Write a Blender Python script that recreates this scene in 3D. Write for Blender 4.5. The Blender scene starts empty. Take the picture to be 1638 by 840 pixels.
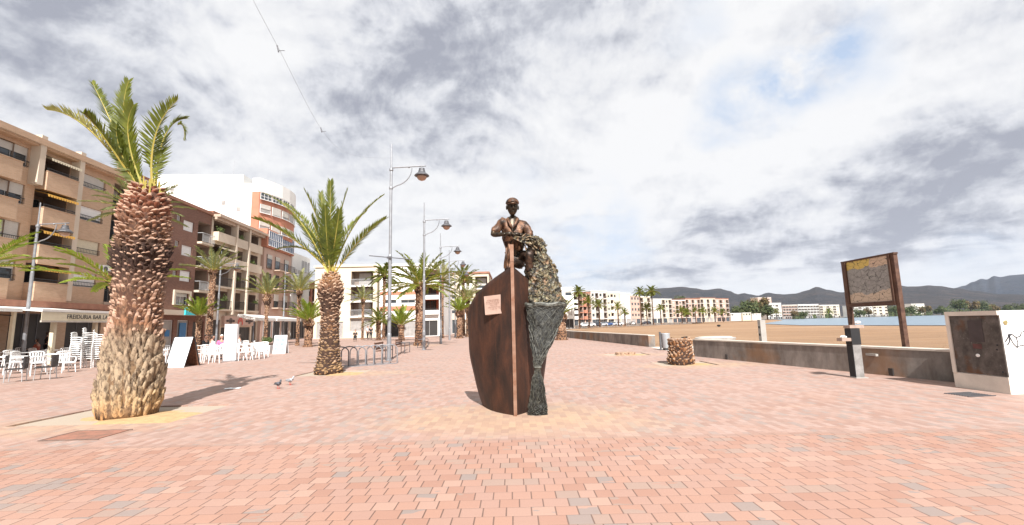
import bpy, math, random
from mathutils import Vector, Matrix, noise
random.seed(7)
C = bpy.context.scene.collection
PI = math.pi
# ------------------------------------------------------------------ camera
FOC = 728.; PITCH = math.atan(98/FOC); CAMH = 1.6
Fw = Vector((0, math.cos(PITCH), math.sin(PITCH))); Zc = Vector((0, -math.sin(PITCH), math.cos(PITCH)))
_s = .023/math.hypot(1, .023); _c = 1/math.hypot(1, .023)
Rt = _c*Vector((1, 0, 0)) - _s*Zc; Up = _c*Zc + _s*Vector((1, 0, 0))
cam = bpy.data.cameras.new('camera'); camo = bpy.data.objects.new('camera', cam); C.objects.link(camo)
cam.sensor_width = 36; cam.lens = FOC/1638*36; cam.clip_start = .05; cam.clip_end = 40000
camo.matrix_world = Matrix(((Rt.x, Up.x, -Fw.x, 0), (Rt.y, Up.y, -Fw.y, 0), (Rt.z, Up.z, -Fw.z, CAMH), (0, 0, 0, 1)))
bpy.context.scene.camera = camo
def ray(x, y): return Fw + Rt*((x-819)/FOC) + Up*((420-y)/FOC)
def G(x, y, z=0):                                   # survey a point of the photo on a level
    d = ray(x, y); t = (z-CAMH)/d.z; return Vector((t*d.x, t*d.y, z))
def at(x, y, Y):                                    # survey a point at a forward distance
    d = ray(x, y); t = Y/d.y; return Vector((t*d.x, Y, CAMH+t*d.z))
# ------------------------------------------------------------------ sun, sky, exposure
sc = bpy.context.scene
sc.view_settings.view_transform = 'Standard'; sc.view_settings.look = 'None'
sc.view_settings.exposure = 0.82; sc.view_settings.gamma = 1; sc.view_settings.use_curve_mapping = False
ELEV = math.radians(44); TRAV = Vector((-.15, 1, 0)).normalized()
sun = bpy.data.lights.new('sun', 'SUN'); sun.energy = 5; sun.angle = math.radians(.5); sun.color = (1, .965, .93)
so = bpy.data.objects.new('sun', sun); C.objects.link(so)
ldir = Vector((TRAV.x*math.cos(ELEV), TRAV.y*math.cos(ELEV), -math.sin(ELEV)))
so.rotation_euler = ldir.to_track_quat('-Z', 'Y').to_euler()
w = bpy.data.worlds.new('World'); sc.world = w; w.use_nodes = True
nt = w.node_tree; N = nt.nodes; Lk = nt.links; N.clear()
out = N.new('ShaderNodeOutputWorld'); bg = N.new('ShaderNodeBackground'); bg.inputs[1].default_value = .1
Lk.new(bg.outputs[0], out.inputs[0])
sky = N.new('ShaderNodeTexSky'); sky.sky_type = 'NISHITA'; sky.sun_disc = False
sky.sun_elevation = ELEV; sky.sun_rotation = math.atan2(-TRAV.x, -TRAV.y)
def wm(op, a, b=None, c=None, clamp=False):
    n = N.new('ShaderNodeMath'); n.operation = op; n.use_clamp = clamp
    for i, v in enumerate((a, b, c)):
        if v is None: continue
        if isinstance(v, (int, float)): n.inputs[i].default_value = v
        else: Lk.new(v, n.inputs[i])
    return n.outputs[0]
def wmix(f, a, b):
    n = N.new('ShaderNodeMix'); n.data_type = 'RGBA'
    for s, v in ((0, f), (6, a), (7, b)):
        if isinstance(v, (int, float)): n.inputs[s].default_value = v
        elif isinstance(v, tuple): n.inputs[s].default_value = (*v, 1)
        else: Lk.new(v, n.inputs[s])
    return n.outputs[2]
def wnoise(vec, scale, detail=6, rough=.55, dist=0):
    n = N.new('ShaderNodeTexNoise'); n.inputs['Scale'].default_value = scale; n.inputs['Detail'].default_value = detail
    n.inputs['Roughness'].default_value = rough; n.inputs['Distortion'].default_value = dist
    Lk.new(vec, n.inputs['Vector']); return n
tc = N.new('ShaderNodeTexCoord'); gen = tc.outputs['Generated']
sep = N.new('ShaderNodeSeparateXYZ'); Lk.new(gen, sep.inputs[0])
zz = wm('ADD', wm('MAXIMUM', sep.outputs[2], 0.0), .16)
cmb = N.new('ShaderNodeCombineXYZ')
Lk.new(wm('DIVIDE', sep.outputs[0], zz), cmb.inputs[0]); Lk.new(wm('DIVIDE', sep.outputs[1], zz), cmb.inputs[1])
plane = cmb.outputs[0]
warp = wnoise(gen, 2.6, 6, .5)
wv = N.new('ShaderNodeVectorMath'); wv.operation = 'SUBTRACT'; Lk.new(warp.outputs['Color'], wv.inputs[0]); wv.inputs[1].default_value = (.5, .5, .5)
ws = N.new('ShaderNodeVectorMath'); ws.operation = 'SCALE'; Lk.new(wv.outputs[0], ws.inputs[0]); ws.inputs[3].default_value = .26
wa0 = N.new('ShaderNodeVectorMath'); Lk.new(gen, wa0.inputs[0]); Lk.new(ws.outputs[0], wa0.inputs[1])
wa = N.new('ShaderNodeVectorMath'); wa.operation = 'NORMALIZE'; Lk.new(wa0.outputs[0], wa.inputs[0])
def blob(px, py, r, amp, prev, soft=1.0):
    d = ray(px, py).normalized()
    dp = N.new('ShaderNodeVectorMath'); dp.operation = 'DOT_PRODUCT'; Lk.new(wa.outputs[0], dp.inputs[0]); dp.inputs[1].default_value = d
    mr = N.new('ShaderNodeMapRange'); mr.interpolation_type = 'SMOOTHSTEP'
    Lk.new(dp.outputs['Value'], mr.inputs[0])
    mr.inputs[1].default_value = math.cos(math.radians(r)); mr.inputs[2].default_value = 1.0
    mr.inputs[3].default_value = 0; mr.inputs[4].default_value = amp
    return wm('ADD', prev, mr.outputs[0]) if prev is not None else mr.outputs[0]
dark = None
for b in [(640, 130, 15, .62), (760, 60, 12, .45), (90, 140, 16, .55), (300, 260, 9, .25), (1450, 315, 8, .75), (1590, 250, 11, .6), (1320, 350, 7, .6), (1220, 370, 5, .6),
          (1120, 420, 6, .4), (1000, 440, 6, .4), (1500, 420, 6, .55), (1380, 440, 5, .4), (1640, 400, 6, .55), (60, 30, 9, .2), (520, 250, 9, .25), (900, 30, 9, .25), (1580, 120, 9, .2)]:
    dark = blob(*b, dark)
lite = None
for b in [(1050, 235, 9, .5), (1250, 330, 6, .6), (430, 120, 9, .3), (1350, 215, 8, .3), (1000, 330, 11, .35), (650, 330, 10, .2), (1500, 390, 5, .45), (1620, 350, 5, .4), (1200, 60, 14, .3), (350, 330, 10, .2)]:
    lite = blob(*b, lite)
blue = None
for b in [(1195, 165, 6, .85), (1285, 85, 5.5, .75), (1240, 115, 4, .5), (1310, 10, 5, .6), (940, 390, 10, .6), (1550, 435, 6, .4), (820, 260, 4, .15), (1350, 60, 5, .45), (1100, 30, 4, .3)]:
    blue = blob(*b, blue)
pw = wnoise(plane, 1.1, 4, .5)
def vadd(a_, b_, k=None):
    n = N.new('ShaderNodeVectorMath'); n.operation = 'MULTIPLY_ADD'; Lk.new(b_, n.inputs[0]); n.inputs[1].default_value = (k or 1,)*3; Lk.new(a_, n.inputs[2]); return n.outputs[0]
plane = vadd(plane, pw.outputs['Color'], .55)
def vscale(v, k):
    n = N.new('ShaderNodeVectorMath'); n.operation = 'SCALE'; Lk.new(v, n.inputs[0]); n.inputs[3].default_value = k; return n.outputs[0]
plane_up = vscale(plane, .955)
n1 = wnoise(plane, .9, 9, .58, .2); n2 = wnoise(plane, 2.6, 9, .6, .15); n3 = wnoise(gen, 7, 9, .6, .3)
n1u = wnoise(plane_up, .9, 6, .55, .2); n2u = wnoise(plane_up, 2.6, 6, .55, .15)
relief = wm('ADD', wm('MULTIPLY', wm('SUBTRACT', n1.outputs[0], n1u.outputs[0]), 3.2), wm('MULTIPLY', wm('SUBTRACT', n2.outputs[0], n2u.outputs[0]), 2.0))
gup = N.new('ShaderNodeVectorMath'); Lk.new(gen, gup.inputs[0]); gup.inputs[1].default_value = (0, 0, .022)
n4 = wnoise(gen, 5.5, 9, .58, .25); n4u = wnoise(gup.outputs[0], 5.5, 9, .58, .25)
relief = wm('ADD', relief, wm('MULTIPLY', wm('SUBTRACT', n4.outputs[0], n4u.outputs[0]), 3.4))
tex = wm('ADD', wm('MULTIPLY', n1.outputs[0], 1.1), wm('ADD', wm('MULTIPLY', n2.outputs[0], .4), wm('MULTIPLY', n3.outputs[0], .7)))   # mean 1.1
shade = wm('ADD', wm('ADD', wm('MULTIPLY', wm('SUBTRACT', tex, 1.1), -1.6), relief), wm('MULTIPLY', wm('SUBTRACT', lite, dark), .7))
mr = N.new('ShaderNodeMapRange'); Lk.new(shade, mr.inputs[0]); mr.inputs[1].default_value = -.92; mr.inputs[2].default_value = .32
cr = N.new('ShaderNodeValToRGB'); Lk.new(mr.outputs[0], cr.inputs[0])
K = 10.
el = cr.color_ramp.elements
el[0].position = 0; el[0].color = (.225*K, .235*K, .275*K, 1)
el[1].position = 1; el[1].color = (.54*K, .54*K, .545*K, 1)
for ps, cl in ((.25, (.315, .325, .36)), (.45, (.41, .418, .448)), (.66, (.48, .484, .50))):
    e = el.new(ps); e.color = (cl[0]*K, cl[1]*K, cl[2]*K, 1)
bm_ = wm('MULTIPLY', wm('MULTIPLY', wm('SUBTRACT', .58, wm('ADD', wm('MULTIPLY', n2.outputs[0], .45), wm('MULTIPLY', n3.outputs[0], .55))), 6, clamp=True), wm('MULTIPLY', blue, 1.0), clamp=True)
hs = N.new('ShaderNodeHueSaturation'); Lk.new(sky.outputs[0], hs.inputs['Color']); hs.inputs['Saturation'].default_value = 1.1; hs.inputs['Value'].default_value = 1.0
bluec = wmix(.8, hs.outputs[0], (3.1, 3.9, 5.2))
col = wmix(wm('MULTIPLY', bm_, .9), cr.outputs[0], bluec)
# pale strip low over the hills
hz = N.new('ShaderNodeMapRange'); hz.interpolation_type = 'SMOOTHSTEP'; Lk.new(wm('ADD', sep.outputs[2], wm('MULTIPLY', n3.outputs[0], .06)), hz.inputs[0])
hz.inputs[1].default_value = .14; hz.inputs[2].default_value = .07; hz.inputs[3].default_value = 0; hz.inputs[4].default_value = .75
col = wmix(hz.outputs[0], col, (5.0, 5.15, 5.4))
Lk.new(col, bg.inputs[0])
# ------------------------------------------------------------------ helpers
class MB:
    def __init__(s): s.v = []; s.f = []; s.m = []; s.smooth = False
    def add(s, vs, fs, m=0):
        o = len(s.v); s.v.extend(tuple(p) for p in vs); s.f.extend(tuple(i+o for i in f) for f in fs); s.m.extend([m]*len(fs)); return s
    def quad(s, a, b, c, d, m=0): return s.add((a, b, c, d), ((0, 1, 2, 3),), m)
    def box(s, x0, x1, y0, y1, z0, z1, m=0, rz=0, c=None):
        vs = [(x, y, z) for z in (z0, z1) for y in (y0, y1) for x in (x0, x1)]
        if rz:
            cx, cy = c if c else ((x0+x1)/2, (y0+y1)/2); ca, sa = math.cos(rz), math.sin(rz)
            vs = [(cx+(x-cx)*ca-(y-cy)*sa, cy+(x-cx)*sa+(y-cy)*ca, z) for x, y, z in vs]
        return s.add(vs, ((0, 2, 3, 1), (4, 5, 7, 6), (0, 1, 5, 4), (2, 6, 7, 3), (0, 4, 6, 2), (1, 3, 7, 5)), m)
    def tube(s, pts, r, n=8, m=0, cap=True):
        pts = [Vector(p) for p in pts]; rs = r if isinstance(r, (list, tuple)) else [r]*len(pts)
        rings = []; up = None
        for i, p in enumerate(pts):
            t = (pts[min(i+1, len(pts)-1)]-pts[max(i-1, 0)]).normalized()
            if up is None: up = Vector((0, 0, 1)) if abs(t.z) < .9 else Vector((1, 0, 0))
            a = t.cross(up).normalized(); b = a.cross(t).normalized(); up = b
            rings.append([p+(a*math.cos(k*2*PI/n)+b*math.sin(k*2*PI/n))*rs[i] for k in range(n)])
        vs = [q for rg in rings for q in rg]; fs = []
        for i in range(len(pts)-1):
            for k in range(n):
                k2 = (k+1) % n; fs.append((i*n+k, i*n+k2, (i+1)*n+k2, (i+1)*n+k))
        if cap: fs.append(tuple(range(n))[::-1]); fs.append(tuple((len(pts)-1)*n+k for k in range(n)))
        return s.add(vs, fs, m)
    def lathe(s, prof, n=16, c=(0, 0), m=0, jit=0):
        vs = []; fs = []
        for r, z in prof:
            for k in range(n):
                rr = r*(1+random.uniform(-jit, jit)); a = k*2*PI/n; vs.append((c[0]+rr*math.cos(a), c[1]+rr*math.sin(a), z))
        for i in range(len(prof)-1):
            for k in range(n):
                k2 = (k+1) % n; fs.append((i*n+k, i*n+k2, (i+1)*n+k2, (i+1)*n+k))
        fs.append(tuple(range(n))[::-1]); fs.append(tuple((len(prof)-1)*n+k for k in range(n)))
        return s.add(vs, fs, m)
    def sph(s, c, r, nu=10, nv=7, m=0, fn=None):
        rx, ry, rz = r if isinstance(r, tuple) else (r, r, r); vs = []; fs = []
        for j in range(nv+1):
            t = PI*j/nv
            for k in range(nu):
                a = 2*PI*k/nu; p = Vector((math.sin(t)*math.cos(a), math.sin(t)*math.sin(a), math.cos(t)))
                q = Vector((p.x*rx, p.y*ry, p.z*rz))
                if fn: q = fn(p, q)
                vs.append((c[0]+q.x, c[1]+q.y, c[2]+q.z))
        for j in range(nv):
            for k in range(nu):
                k2 = (k+1) % nu; fs.append((j*nu+k, (j+1)*nu+k, (j+1)*nu+k2, j*nu+k2))
        return s.add(vs, fs, m)
    def prism(s, pts, y0, y1, m=0):                 # outline in x,z, thickness along y
        n = len(pts); vs = [(x, y0, z) for x, z in pts]+[(x, y1, z) for x, z in pts]
        fs = [tuple(range(n)), tuple(range(n, 2*n))[::-1]]+[(i, i+n, (i+1) % n+n, (i+1) % n) for i in range(n)]
        return s.add(vs, fs, m)
    def build(s, name, mats, parent=None, smooth=False, loc=None):
        me = bpy.data.meshes.new(name); me.from_pydata(s.v, [], s.f)
        for mt in (mats if isinstance(mats, (list, tuple)) else [mats]): me.materials.append(mt)
        me.polygons.foreach_set('material_index', s.m)
        if smooth: me.polygons.foreach_set('use_smooth', [True]*len(s.f))
        me.update()
        return link(name, me, parent, loc)
def link(name, me, parent=None, loc=None):
    o = bpy.data.objects.new(name, me); C.objects.link(o)
    if parent is not None: o.parent = parent
    if loc is not None: o.location = loc
    return o
def tag(o, label=None, cat=None, group=None, kind=None):
    if label: o['label'] = label
    if cat: o['category'] = cat
    if group: o['group'] = group
    if kind: o['kind'] = kind
    return o
def thing(name, label, cat, loc=(0, 0, 0), rz=0, group=None):
    o = bpy.data.objects.new(name, None); C.objects.link(o); o.location = loc; o.rotation_euler = (0, 0, rz); o.empty_display_size = .3
    return tag(o, label, cat, group)
def dup(o, loc=None, rz=None, label=None, parent=None, scale=None):
    c = o.copy(); C.objects.link(c); c.parent = parent
    if loc is not None: c.location = loc
    if rz is not None: c.rotation_euler = (0, 0, rz)
    if scale is not None: c.scale = scale if isinstance(scale, tuple) else (scale,)*3
    if label: c['label'] = label
    for ch in list(o.children): dup(ch, parent=c)
    return c
def local(v, loc, rz):                              # world point to a thing's own frame
    d = Vector(v)-Vector(loc); c_, s_ = math.cos(-rz), math.sin(-rz)
    return Vector((d.x*c_-d.y*s_, d.x*s_+d.y*c_, d.z))
# ------------------------------------------------------------------ materials
class NT:
    def __init__(s, name):
        s.mat = bpy.data.materials.new(name); s.mat.use_nodes = True; s.t = s.mat.node_tree; s.b = s.t.nodes['Principled BSDF']
        s.obj = s.n('ShaderNodeTexCoord').outputs['Object']
    def n(s, t): return s.t.nodes.new(t)
    def l(s, a, b): s.t.links.new(a, b)
    def put(s, sock, v):
        if isinstance(v, (int, float)): sock.default_value = v
        elif isinstance(v, tuple): sock.default_value = (*v, 1) if len(v) == 3 and sock.type == 'RGBA' else v
        else: s.l(v, sock)
    def m(s, op, a, b=0, clamp=False):
        n = s.n('ShaderNodeMath'); n.operation = op; n.use_clamp = clamp; s.put(n.inputs[0], a); s.put(n.inputs[1], b); return n.outputs[0]
    def noise(s, scale, detail=4, rough=.55, vec=None, dist=0):
        n = s.n('ShaderNodeTexNoise'); n.inputs['Scale'].default_value = scale; n.inputs['Detail'].default_value = detail
        n.inputs['Roughness'].default_value = rough; n.inputs['Distortion'].default_value = dist; s.l(vec or s.obj, n.inputs['Vector']); return n.outputs[0]
    def scale(s, v, k):
        n = s.n('ShaderNodeVectorMath'); n.operation = 'MULTIPLY'; s.l(v, n.inputs[0]); n.inputs[1].default_value = k; return n.outputs[0]
    def mix(s, f, a, b, mode='MIX'):
        n = s.n('ShaderNodeMix'); n.data_type = 'RGBA'; n.blend_type = mode; s.put(n.inputs[0], f); s.put(n.inputs[6], a); s.put(n.inputs[7], b); return n.outputs[2]
    def ramp(s, f, stops, const=False):
        n = s.n('ShaderNodeValToRGB'); s.l(f, n.inputs[0]); e = n.color_ramp.elements
        if const: n.color_ramp.interpolation = 'CONSTANT'
        e[0].position, e[0].color = stops[0][0], (*stops[0][1], 1); e[1].position, e[1].color = stops[-1][0], (*stops[-1][1], 1)
        for p, c in stops[1:-1]: q = e.new(p); q.color = (*c, 1)
        return n.outputs[0]
    def mr(s, v, a, b, c=0, d=1):
        n = s.n('ShaderNodeMapRange'); s.l(v, n.inputs[0])
        for i, x in enumerate((a, b, c, d)): n.inputs[i+1].default_value = x
        return n.outputs[0]
    def bump(s, h, strength=.5, dist=.02):
        n = s.n('ShaderNodeBump'); n.inputs['Strength'].default_value = strength; n.inputs['Distance'].default_value = dist
        s.l(h, n.inputs['Height']); s.l(n.outputs[0], s.b.inputs['Normal'])
    def done(s, col, rough=.7, metal=0, spec=None):
        s.put(s.b.inputs['Base Color'], col); s.put(s.b.inputs['Roughness'], rough); s.put(s.b.inputs['Metallic'], metal)
        if spec is not None: s.b.inputs['Specular IOR Level'].default_value = spec
        return s.mat
def mat(name, c, rough=.7, var=.25, sc=3., bump=.15, metal=0, c2=None, fine=40, spec=None, mid=.5):
    t = NT(name); nz = t.noise(sc, 5); f = t.noise(fine, 3)
    c2 = c2 or tuple(x*(1-var) for x in c)
    k = t.mr(nz, mid-.17, mid+.17)
    cc = t.mix(k, c, c2); cc = t.mix(t.mr(f, .3, .7, 0, var*.6), cc, tuple(x*.5 for x in c))
    if bump: t.bump(f, bump, .01)
    return t.done(cc, rough, metal, spec)
M = {}
M['white'] = mat('white_render', (.80, .79, .76), .8, .08, .5)
M['cream'] = mat('cream_render', (.66, .58, .45), .8, .12, .4)
M['palecream'] = mat('pale_cream_render', (.60, .52, .41), .8, .1, .4)
M['pinkish'] = mat('pinkish_render', (.54, .38, .31), .8, .14, .4)
M['orangebrick'] = mat('orange_brick', (.52, .22, .14), .85, .2, .7, fine=6)
M['tile'] = mat('roof_coping', (.36, .17, .11), .8, .3, 2)
M['slab'] = mat('balcony_render', (.52, .40, .31), .8, .15, .6)
M['slablight'] = mat('balcony_pale_render', (.63, .53, .42), .8, .12, .6)
M['concrete'] = mat('concrete', (.42, .40, .37), .85, .25, 1.5)
M['dark'] = mat('dark_interior', (.035, .03, .028), .6, .3, 1, 0)  # unlit depth behind panes and holes, shade put into the colour
M['interior'] = mat('balcony_interior', (.30, .22, .17), .8, .3, .6, 0)  # recess walls darker than the fronts, shade put into the colour
M['shutter'] = mat('roller_shutter', (.58, .55, .50), .6, .12, 2)
M['shutterwhite'] = mat('white_roller_shutter', (.78, .77, .75), .6, .06, 2)
M['alu'] = mat('aluminium_frame', (.5, .5, .5), .4, .1, 2, metal=.4)
M['rail'] = mat('iron_railing', (.03, .03, .033), .5, .2, 2)
M['pale_rail'] = mat('pale_railing', (.55, .57, .58), .5, .1, 2)
M['galv'] = mat('galvanised_steel', (.36, .37, .39), .45, .25, 4, metal=.6)
M['galvdark'] = mat('weathered_steel', (.13, .13, .14), .5, .3, 5, metal=.4)
M['plastic'] = mat('white_plastic', (.80, .80, .79), .4, .04, 4, .02)
M['wicker'] = mat('dark_wicker', (.035, .03, .03), .6, .4, 30, .3, fine=120)
M['canvas'] = mat('cream_canvas', (.70, .62, .46), .85, .1, 3)
M['canvaswhite'] = mat('white_canvas', (.80, .78, .74), .85, .06, 3)
M['yellowcanvas'] = mat('yellow_awning_canvas', (.75, .42, .08), .85, .1, 3)
M['glass'] = mat('window_glass', (.05, .06, .07), .12, .3, .6, 0, spec=.8)
M['blueglass'] = mat('blue_window_glass', (.03, .07, .17), .1, .4, .5, 0, spec=.9)
M['blind'] = mat('net_curtain_glass', (.40, .38, .36), .35, .3, 2, 0)
M['signwhite'] = mat('white_sign_face', (.80, .80, .80), .5, .04, 2, 0)
M['woodbrown'] = mat('brown_wood', (.20, .085, .04), .7, .4, 12, .3, c2=(.09, .035, .02))
M['woodlight'] = mat('worn_wood', (.34, .17, .08), .75, .35, 9, .3, c2=(.14, .06, .03))
M['black'] = mat('black_cloth', (.02, .02, .022), .8, .3, 5)
M['skin'] = mat('skin', (.48, .27, .19), .6, .1, 5)
M['hair'] = mat('dark_hair', (.05, .03, .02), .6, .3, 20)
M['pink'] = mat('pink_cloth', (.75, .14, .30), .8, .1, 5)
M['whitecloth'] = mat('white_cloth', (.72, .70, .68), .8, .1, 5)
M['redcloth'] = mat('brick_red_cloth', (.38, .10, .06), .8, .1, 5)
M['blue'] = mat('blue_panel', (.02, .16, .38), .5, .1, 3)
M['cyan'] = mat('turquoise_panel', (.04, .55, .62), .5, .06, 3)
M['red'] = mat('red_paint', (.60, .06, .04), .5, .1, 4)
M['ink'] = mat('dark_ink', (.03, .03, .035), .7, .1, 4, 0)
M['orange'] = mat('orange_panel', (.75, .22, .04), .6, .1, 4)
M['soil'] = mat('sandy_soil', (.52, .34, .17), .95, .3, 6, .6, fine=30)
M['shrub'] = mat('shrub_leaf', (.05, .09, .02), .7, .5, 4, .2, c2=(.12, .15, .03))
M['dirtwhite'] = mat('old_white_render', (.70, .63, .55), .8, .2, 2.5)
# banded brick walls
def brick(name, c, c2, mort, sc=1.0):
    t = NT(name); b = t.n('ShaderNodeTexBrick')
    sp = t.n('ShaderNodeSeparateXYZ'); t.l(t.obj, sp.inputs[0]); cb = t.n('ShaderNodeCombineXYZ')
    t.l(t.m('ADD', sp.outputs[0], sp.outputs[1]), cb.inputs[0]); t.l(sp.outputs[2], cb.inputs[1]); t.l(cb.outputs[0], b.inputs['Vector'])
    b.inputs['Scale'].default_value = 1; b.inputs['Brick Width'].default_value = .26*sc; b.inputs['Row Height'].default_value = .075*sc; b.inputs['Mortar Size'].default_value = .008
    t.put(b.inputs['Color1'], c); t.put(b.inputs['Color2'], c2); t.put(b.inputs['Mortar'], mort)
    st = t.noise(.6, 6, .6, t.scale(t.obj, (1, 1, .35)))
    cc = t.mix(t.mr(st, .4, .75, 0, .28), b.outputs[0], tuple(x*.6 for x in c)); return t.done(cc, .85)
M['salmonbrick'] = brick('salmon_brick', (.56, .37, .24), (.48, .31, .195), (.50, .40, .31))
M['brownbrick'] = brick('brown_brick', (.22, .105, .07), (.155, .07, .05), (.20, .13, .10))
# rusty steel of the boat
t = NT('rusted_steel'); a = t.noise(1.6, 7, .6, t.scale(t.obj, (1.4, 1.4, .6)), .3); b = t.noise(26, 5, .65); d = t.noise(7, 6, .6, t.scale(t.obj, (2, 2, .22)))
cc = t.ramp(a, [(.3, (.012, .007, .005)), (.46, (.035, .015, .009)), (.6, (.075, .028, .014)), (.78, (.15, .055, .024))])
cc = t.mix(t.mr(d, .52, .78, 0, .35), cc, (.13, .045, .018)); cc = t.mix(t.mr(b, .5, .75, 0, .45), cc, (.02, .01, .008))
t.bump(b, .35, .01); M['rust'] = t.done(cc, .62, .25)
t = NT('bronze'); a = t.noise(9, 6, .6); b = t.noise(45, 4, .6)
cc = t.ramp(a, [(.34, (.015, .01, .007)), (.48, (.07, .035, .02)), (.6, (.17, .085, .045)), (.78, (.30, .17, .10))]); t.bump(b, .5, .012); M['bronze'] = t.done(cc, .5, .35)
t = NT('dark_bronze'); a = t.noise(10, 6, .6); b = t.noise(45, 4, .6)
cc = t.ramp(a, [(.36, (.008, .006, .005)), (.52, (.03, .018, .012)), (.72, (.12, .065, .04))]); t.bump(b, .5, .012); M['bronzedark'] = t.done(cc, .45, .4)
t = NT('bronze_skin'); a = t.noise(12, 6, .6); b = t.noise(60, 4, .6)
cc = t.ramp(a, [(.35, (.015, .011, .008)), (.55, (.05, .035, .02)), (.72, (.12, .08, .045))]); t.bump(b, .2, .006); M['bronzeskin'] = t.done(cc, .4, .5)
t = NT('net_heap_bronze'); a = t.noise(11, 4, .7); b = t.noise(28, 3, .6); v = t.n('ShaderNodeTexVoronoi'); v.inputs['Scale'].default_value = 15; t.l(t.obj, v.inputs['Vector'])
cc = t.ramp(v.outputs['Color'], [(.15, (.05, .05, .035)), (.35, (.22, .21, .12)), (.5, (.34, .20, .11)), (.66, (.38, .33, .2)), (.82, (.12, .12, .09)), (.95, (.30, .26, .2))])
cc = t.mix(.35, cc, (.06, .045, .03)); cc = t.mix(t.mr(a, .46, .56, .92, 0), cc, (.012, .01, .008)); t.bump(v.outputs['Distance'], .9, .05); M['heap'] = t.done(cc, .55, .2)  # near-black patches put the shade of the heap's holes into the colour
t = NT('oxidised_net'); a = t.noise(14, 5, .65); b = t.noise(50, 3)
cc = t.ramp(a, [(.35, (.006, .006, .006)), (.52, (.025, .026, .023)), (.7, (.085, .085, .072))]); t.bump(b, .8, .02); M['netcloth'] = t.done(cc, .5, .3)
t = NT('net_rope'); a = t.noise(20, 4); cc = t.ramp(a, [(.35, (.025, .026, .022)), (.65, (.12, .12, .10))]); M['netrope'] = t.done(cc, .55, .2)
M['stem'] = mat('worn_stem_steel', (.30, .18, .125), .5, .35, 6, .2, .3, c2=(.2, .09, .05))
# stained wall of the beach, its shade also deepened in the colour
t = NT('stained_concrete'); a = t.noise(1.1, 7, .65, t.scale(t.obj, (1, 1, .6))); b = t.noise(4, 7, .65, t.scale(t.obj, (1, 1, .25)), .3); d = t.noise(.45, 4, .6)
cc = t.ramp(a, [(.3, (.09, .078, .07)), (.5, (.21, .185, .165)), (.72, (.34, .30, .265))]); cc = t.mix(t.mr(b, .45, .72, 0, .6), cc, (.10, .075, .055)); cc = t.mix(t.mr(d, .5, .62, 0, .6), cc, (.24, .12, .05))
t.bump(t.noise(30), .3, .01); M['wall'] = t.done(cc, .9)
M['wallcap'] = mat('pale_wall_coping', (.56, .50, .43), .85, .2, 3)
t = NT('cabinet_steel'); a = t.noise(5, 7, .65, t.scale(t.obj, (1, 1, .8))); b = t.noise(22, 5, .7); d = t.noise(2.2, 4, .6)
cc = t.ramp(a, [(.35, (.045, .038, .034)), (.55, (.10, .085, .075)), (.75, (.16, .135, .12))]); cc = t.mix(t.mr(b, .6, .72, 0, .5), cc, (.30, .28, .26)); cc = t.mix(t.mr(d, .56, .66, 0, .7), cc, (.11, .045, .015))
t.bump(b, .2, .005); M['cabinet'] = t.done(cc, .65, .2)
# leaves
def leafmat(name, c1, c2, tr):
    t = NT(name); a = t.noise(5, 3); oi = t.n('ShaderNodeObjectInfo')
    cc = t.mix(t.mr(t.m('ADD', a, t.m('MULTIPLY', oi.outputs['Random'], .25)), .4, .85), c1, c2)
    t.put(t.b.inputs['Base Color'], cc); t.b.inputs['Roughness'].default_value = .5
    tl = t.n('ShaderNodeBsdfTranslucent'); t.put(tl.inputs[0], tuple(min(1, x*1.5) for x in tr)); mx = t.n('ShaderNodeMixShader'); mx.inputs[0].default_value = .3
    o = t.t.nodes['Material Output']; t.l(t.b.outputs[0], mx.inputs[1]); t.l(tl.outputs[0], mx.inputs[2]); t.l(mx.outputs[0], o.inputs[0]); return t.mat
M['leaf'] = leafmat('palm_leaflet', (.05, .07, .010), (.17, .19, .02), (.18, .21, .02))
M['leafgreen'] = leafmat('bright_palm_leaflet', (.10, .16, .015), (.24, .30, .03), (.22, .28, .03))
M['leafpale'] = leafmat('dusty_palm_leaflet', (.13, .155, .06), (.27, .27, .12), (.22, .24, .08))
M['leafyellow'] = leafmat('dry_yellow_leaflet', (.22, .22, .06), (.42, .38, .14), (.3, .3, .1))
M['rachis'] = mat('palm_rib', (.33, .31, .06), .6, .3, 6, .1, c2=(.42, .30, .06))
M['tree'] = mat('evergreen_leaf', (.035, .06, .018), .8, .5, .5, .2, c2=(.10, .11, .035), fine=3)
M['tree2'] = mat('rusty_green_leaf', (.10, .085, .03), .8, .5, .5, .2, c2=(.17, .10, .04), fine=3)
M['bark'] = mat('bark', (.12, .08, .05), .9, .4, 6)
# palm boots, coloured by height on the trunk
def bootmat(name, stops, H):
    t = NT(name); sp = t.n('ShaderNodeSeparateXYZ'); t.l(t.obj, sp.inputs[0])
    k = t.m('ADD', t.m('DIVIDE', sp.outputs[2], H), t.m('MULTIPLY', t.m('SUBTRACT', t.noise(3, 4), .5), .16))
    cc = t.ramp(k, stops); f = t.noise(18, 5, .6, t.scale(t.obj, (1, 1, .45)))
    cc = t.mix(t.mr(f, .45, .62, 0, .8), cc, (.04, .02, .012)); cc = t.mix(t.mr(t.noise(30, 3), .55, .8, 0, .3), cc, (.42, .31, .2)); t.bump(t.noise(50), .5, .02); return t.done(cc, .9)  # dark flecks put the shade between the boots into the colour
M['boot'] = bootmat('palm_boots', [(0, (.48, .25, .10)), (.07, (.48, .33, .18)), (.14, (.42, .32, .21)), (.33, (.35, .26, .175)), (.40, (.30, .15, .08)), (.56, (.24, .14, .09)), (.63, (.04, .018, .012)), (.73, (.03, .013, .009)), (.79, (.22, .12, .07)), (1, (.26, .08, .04))], 4.55)
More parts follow.
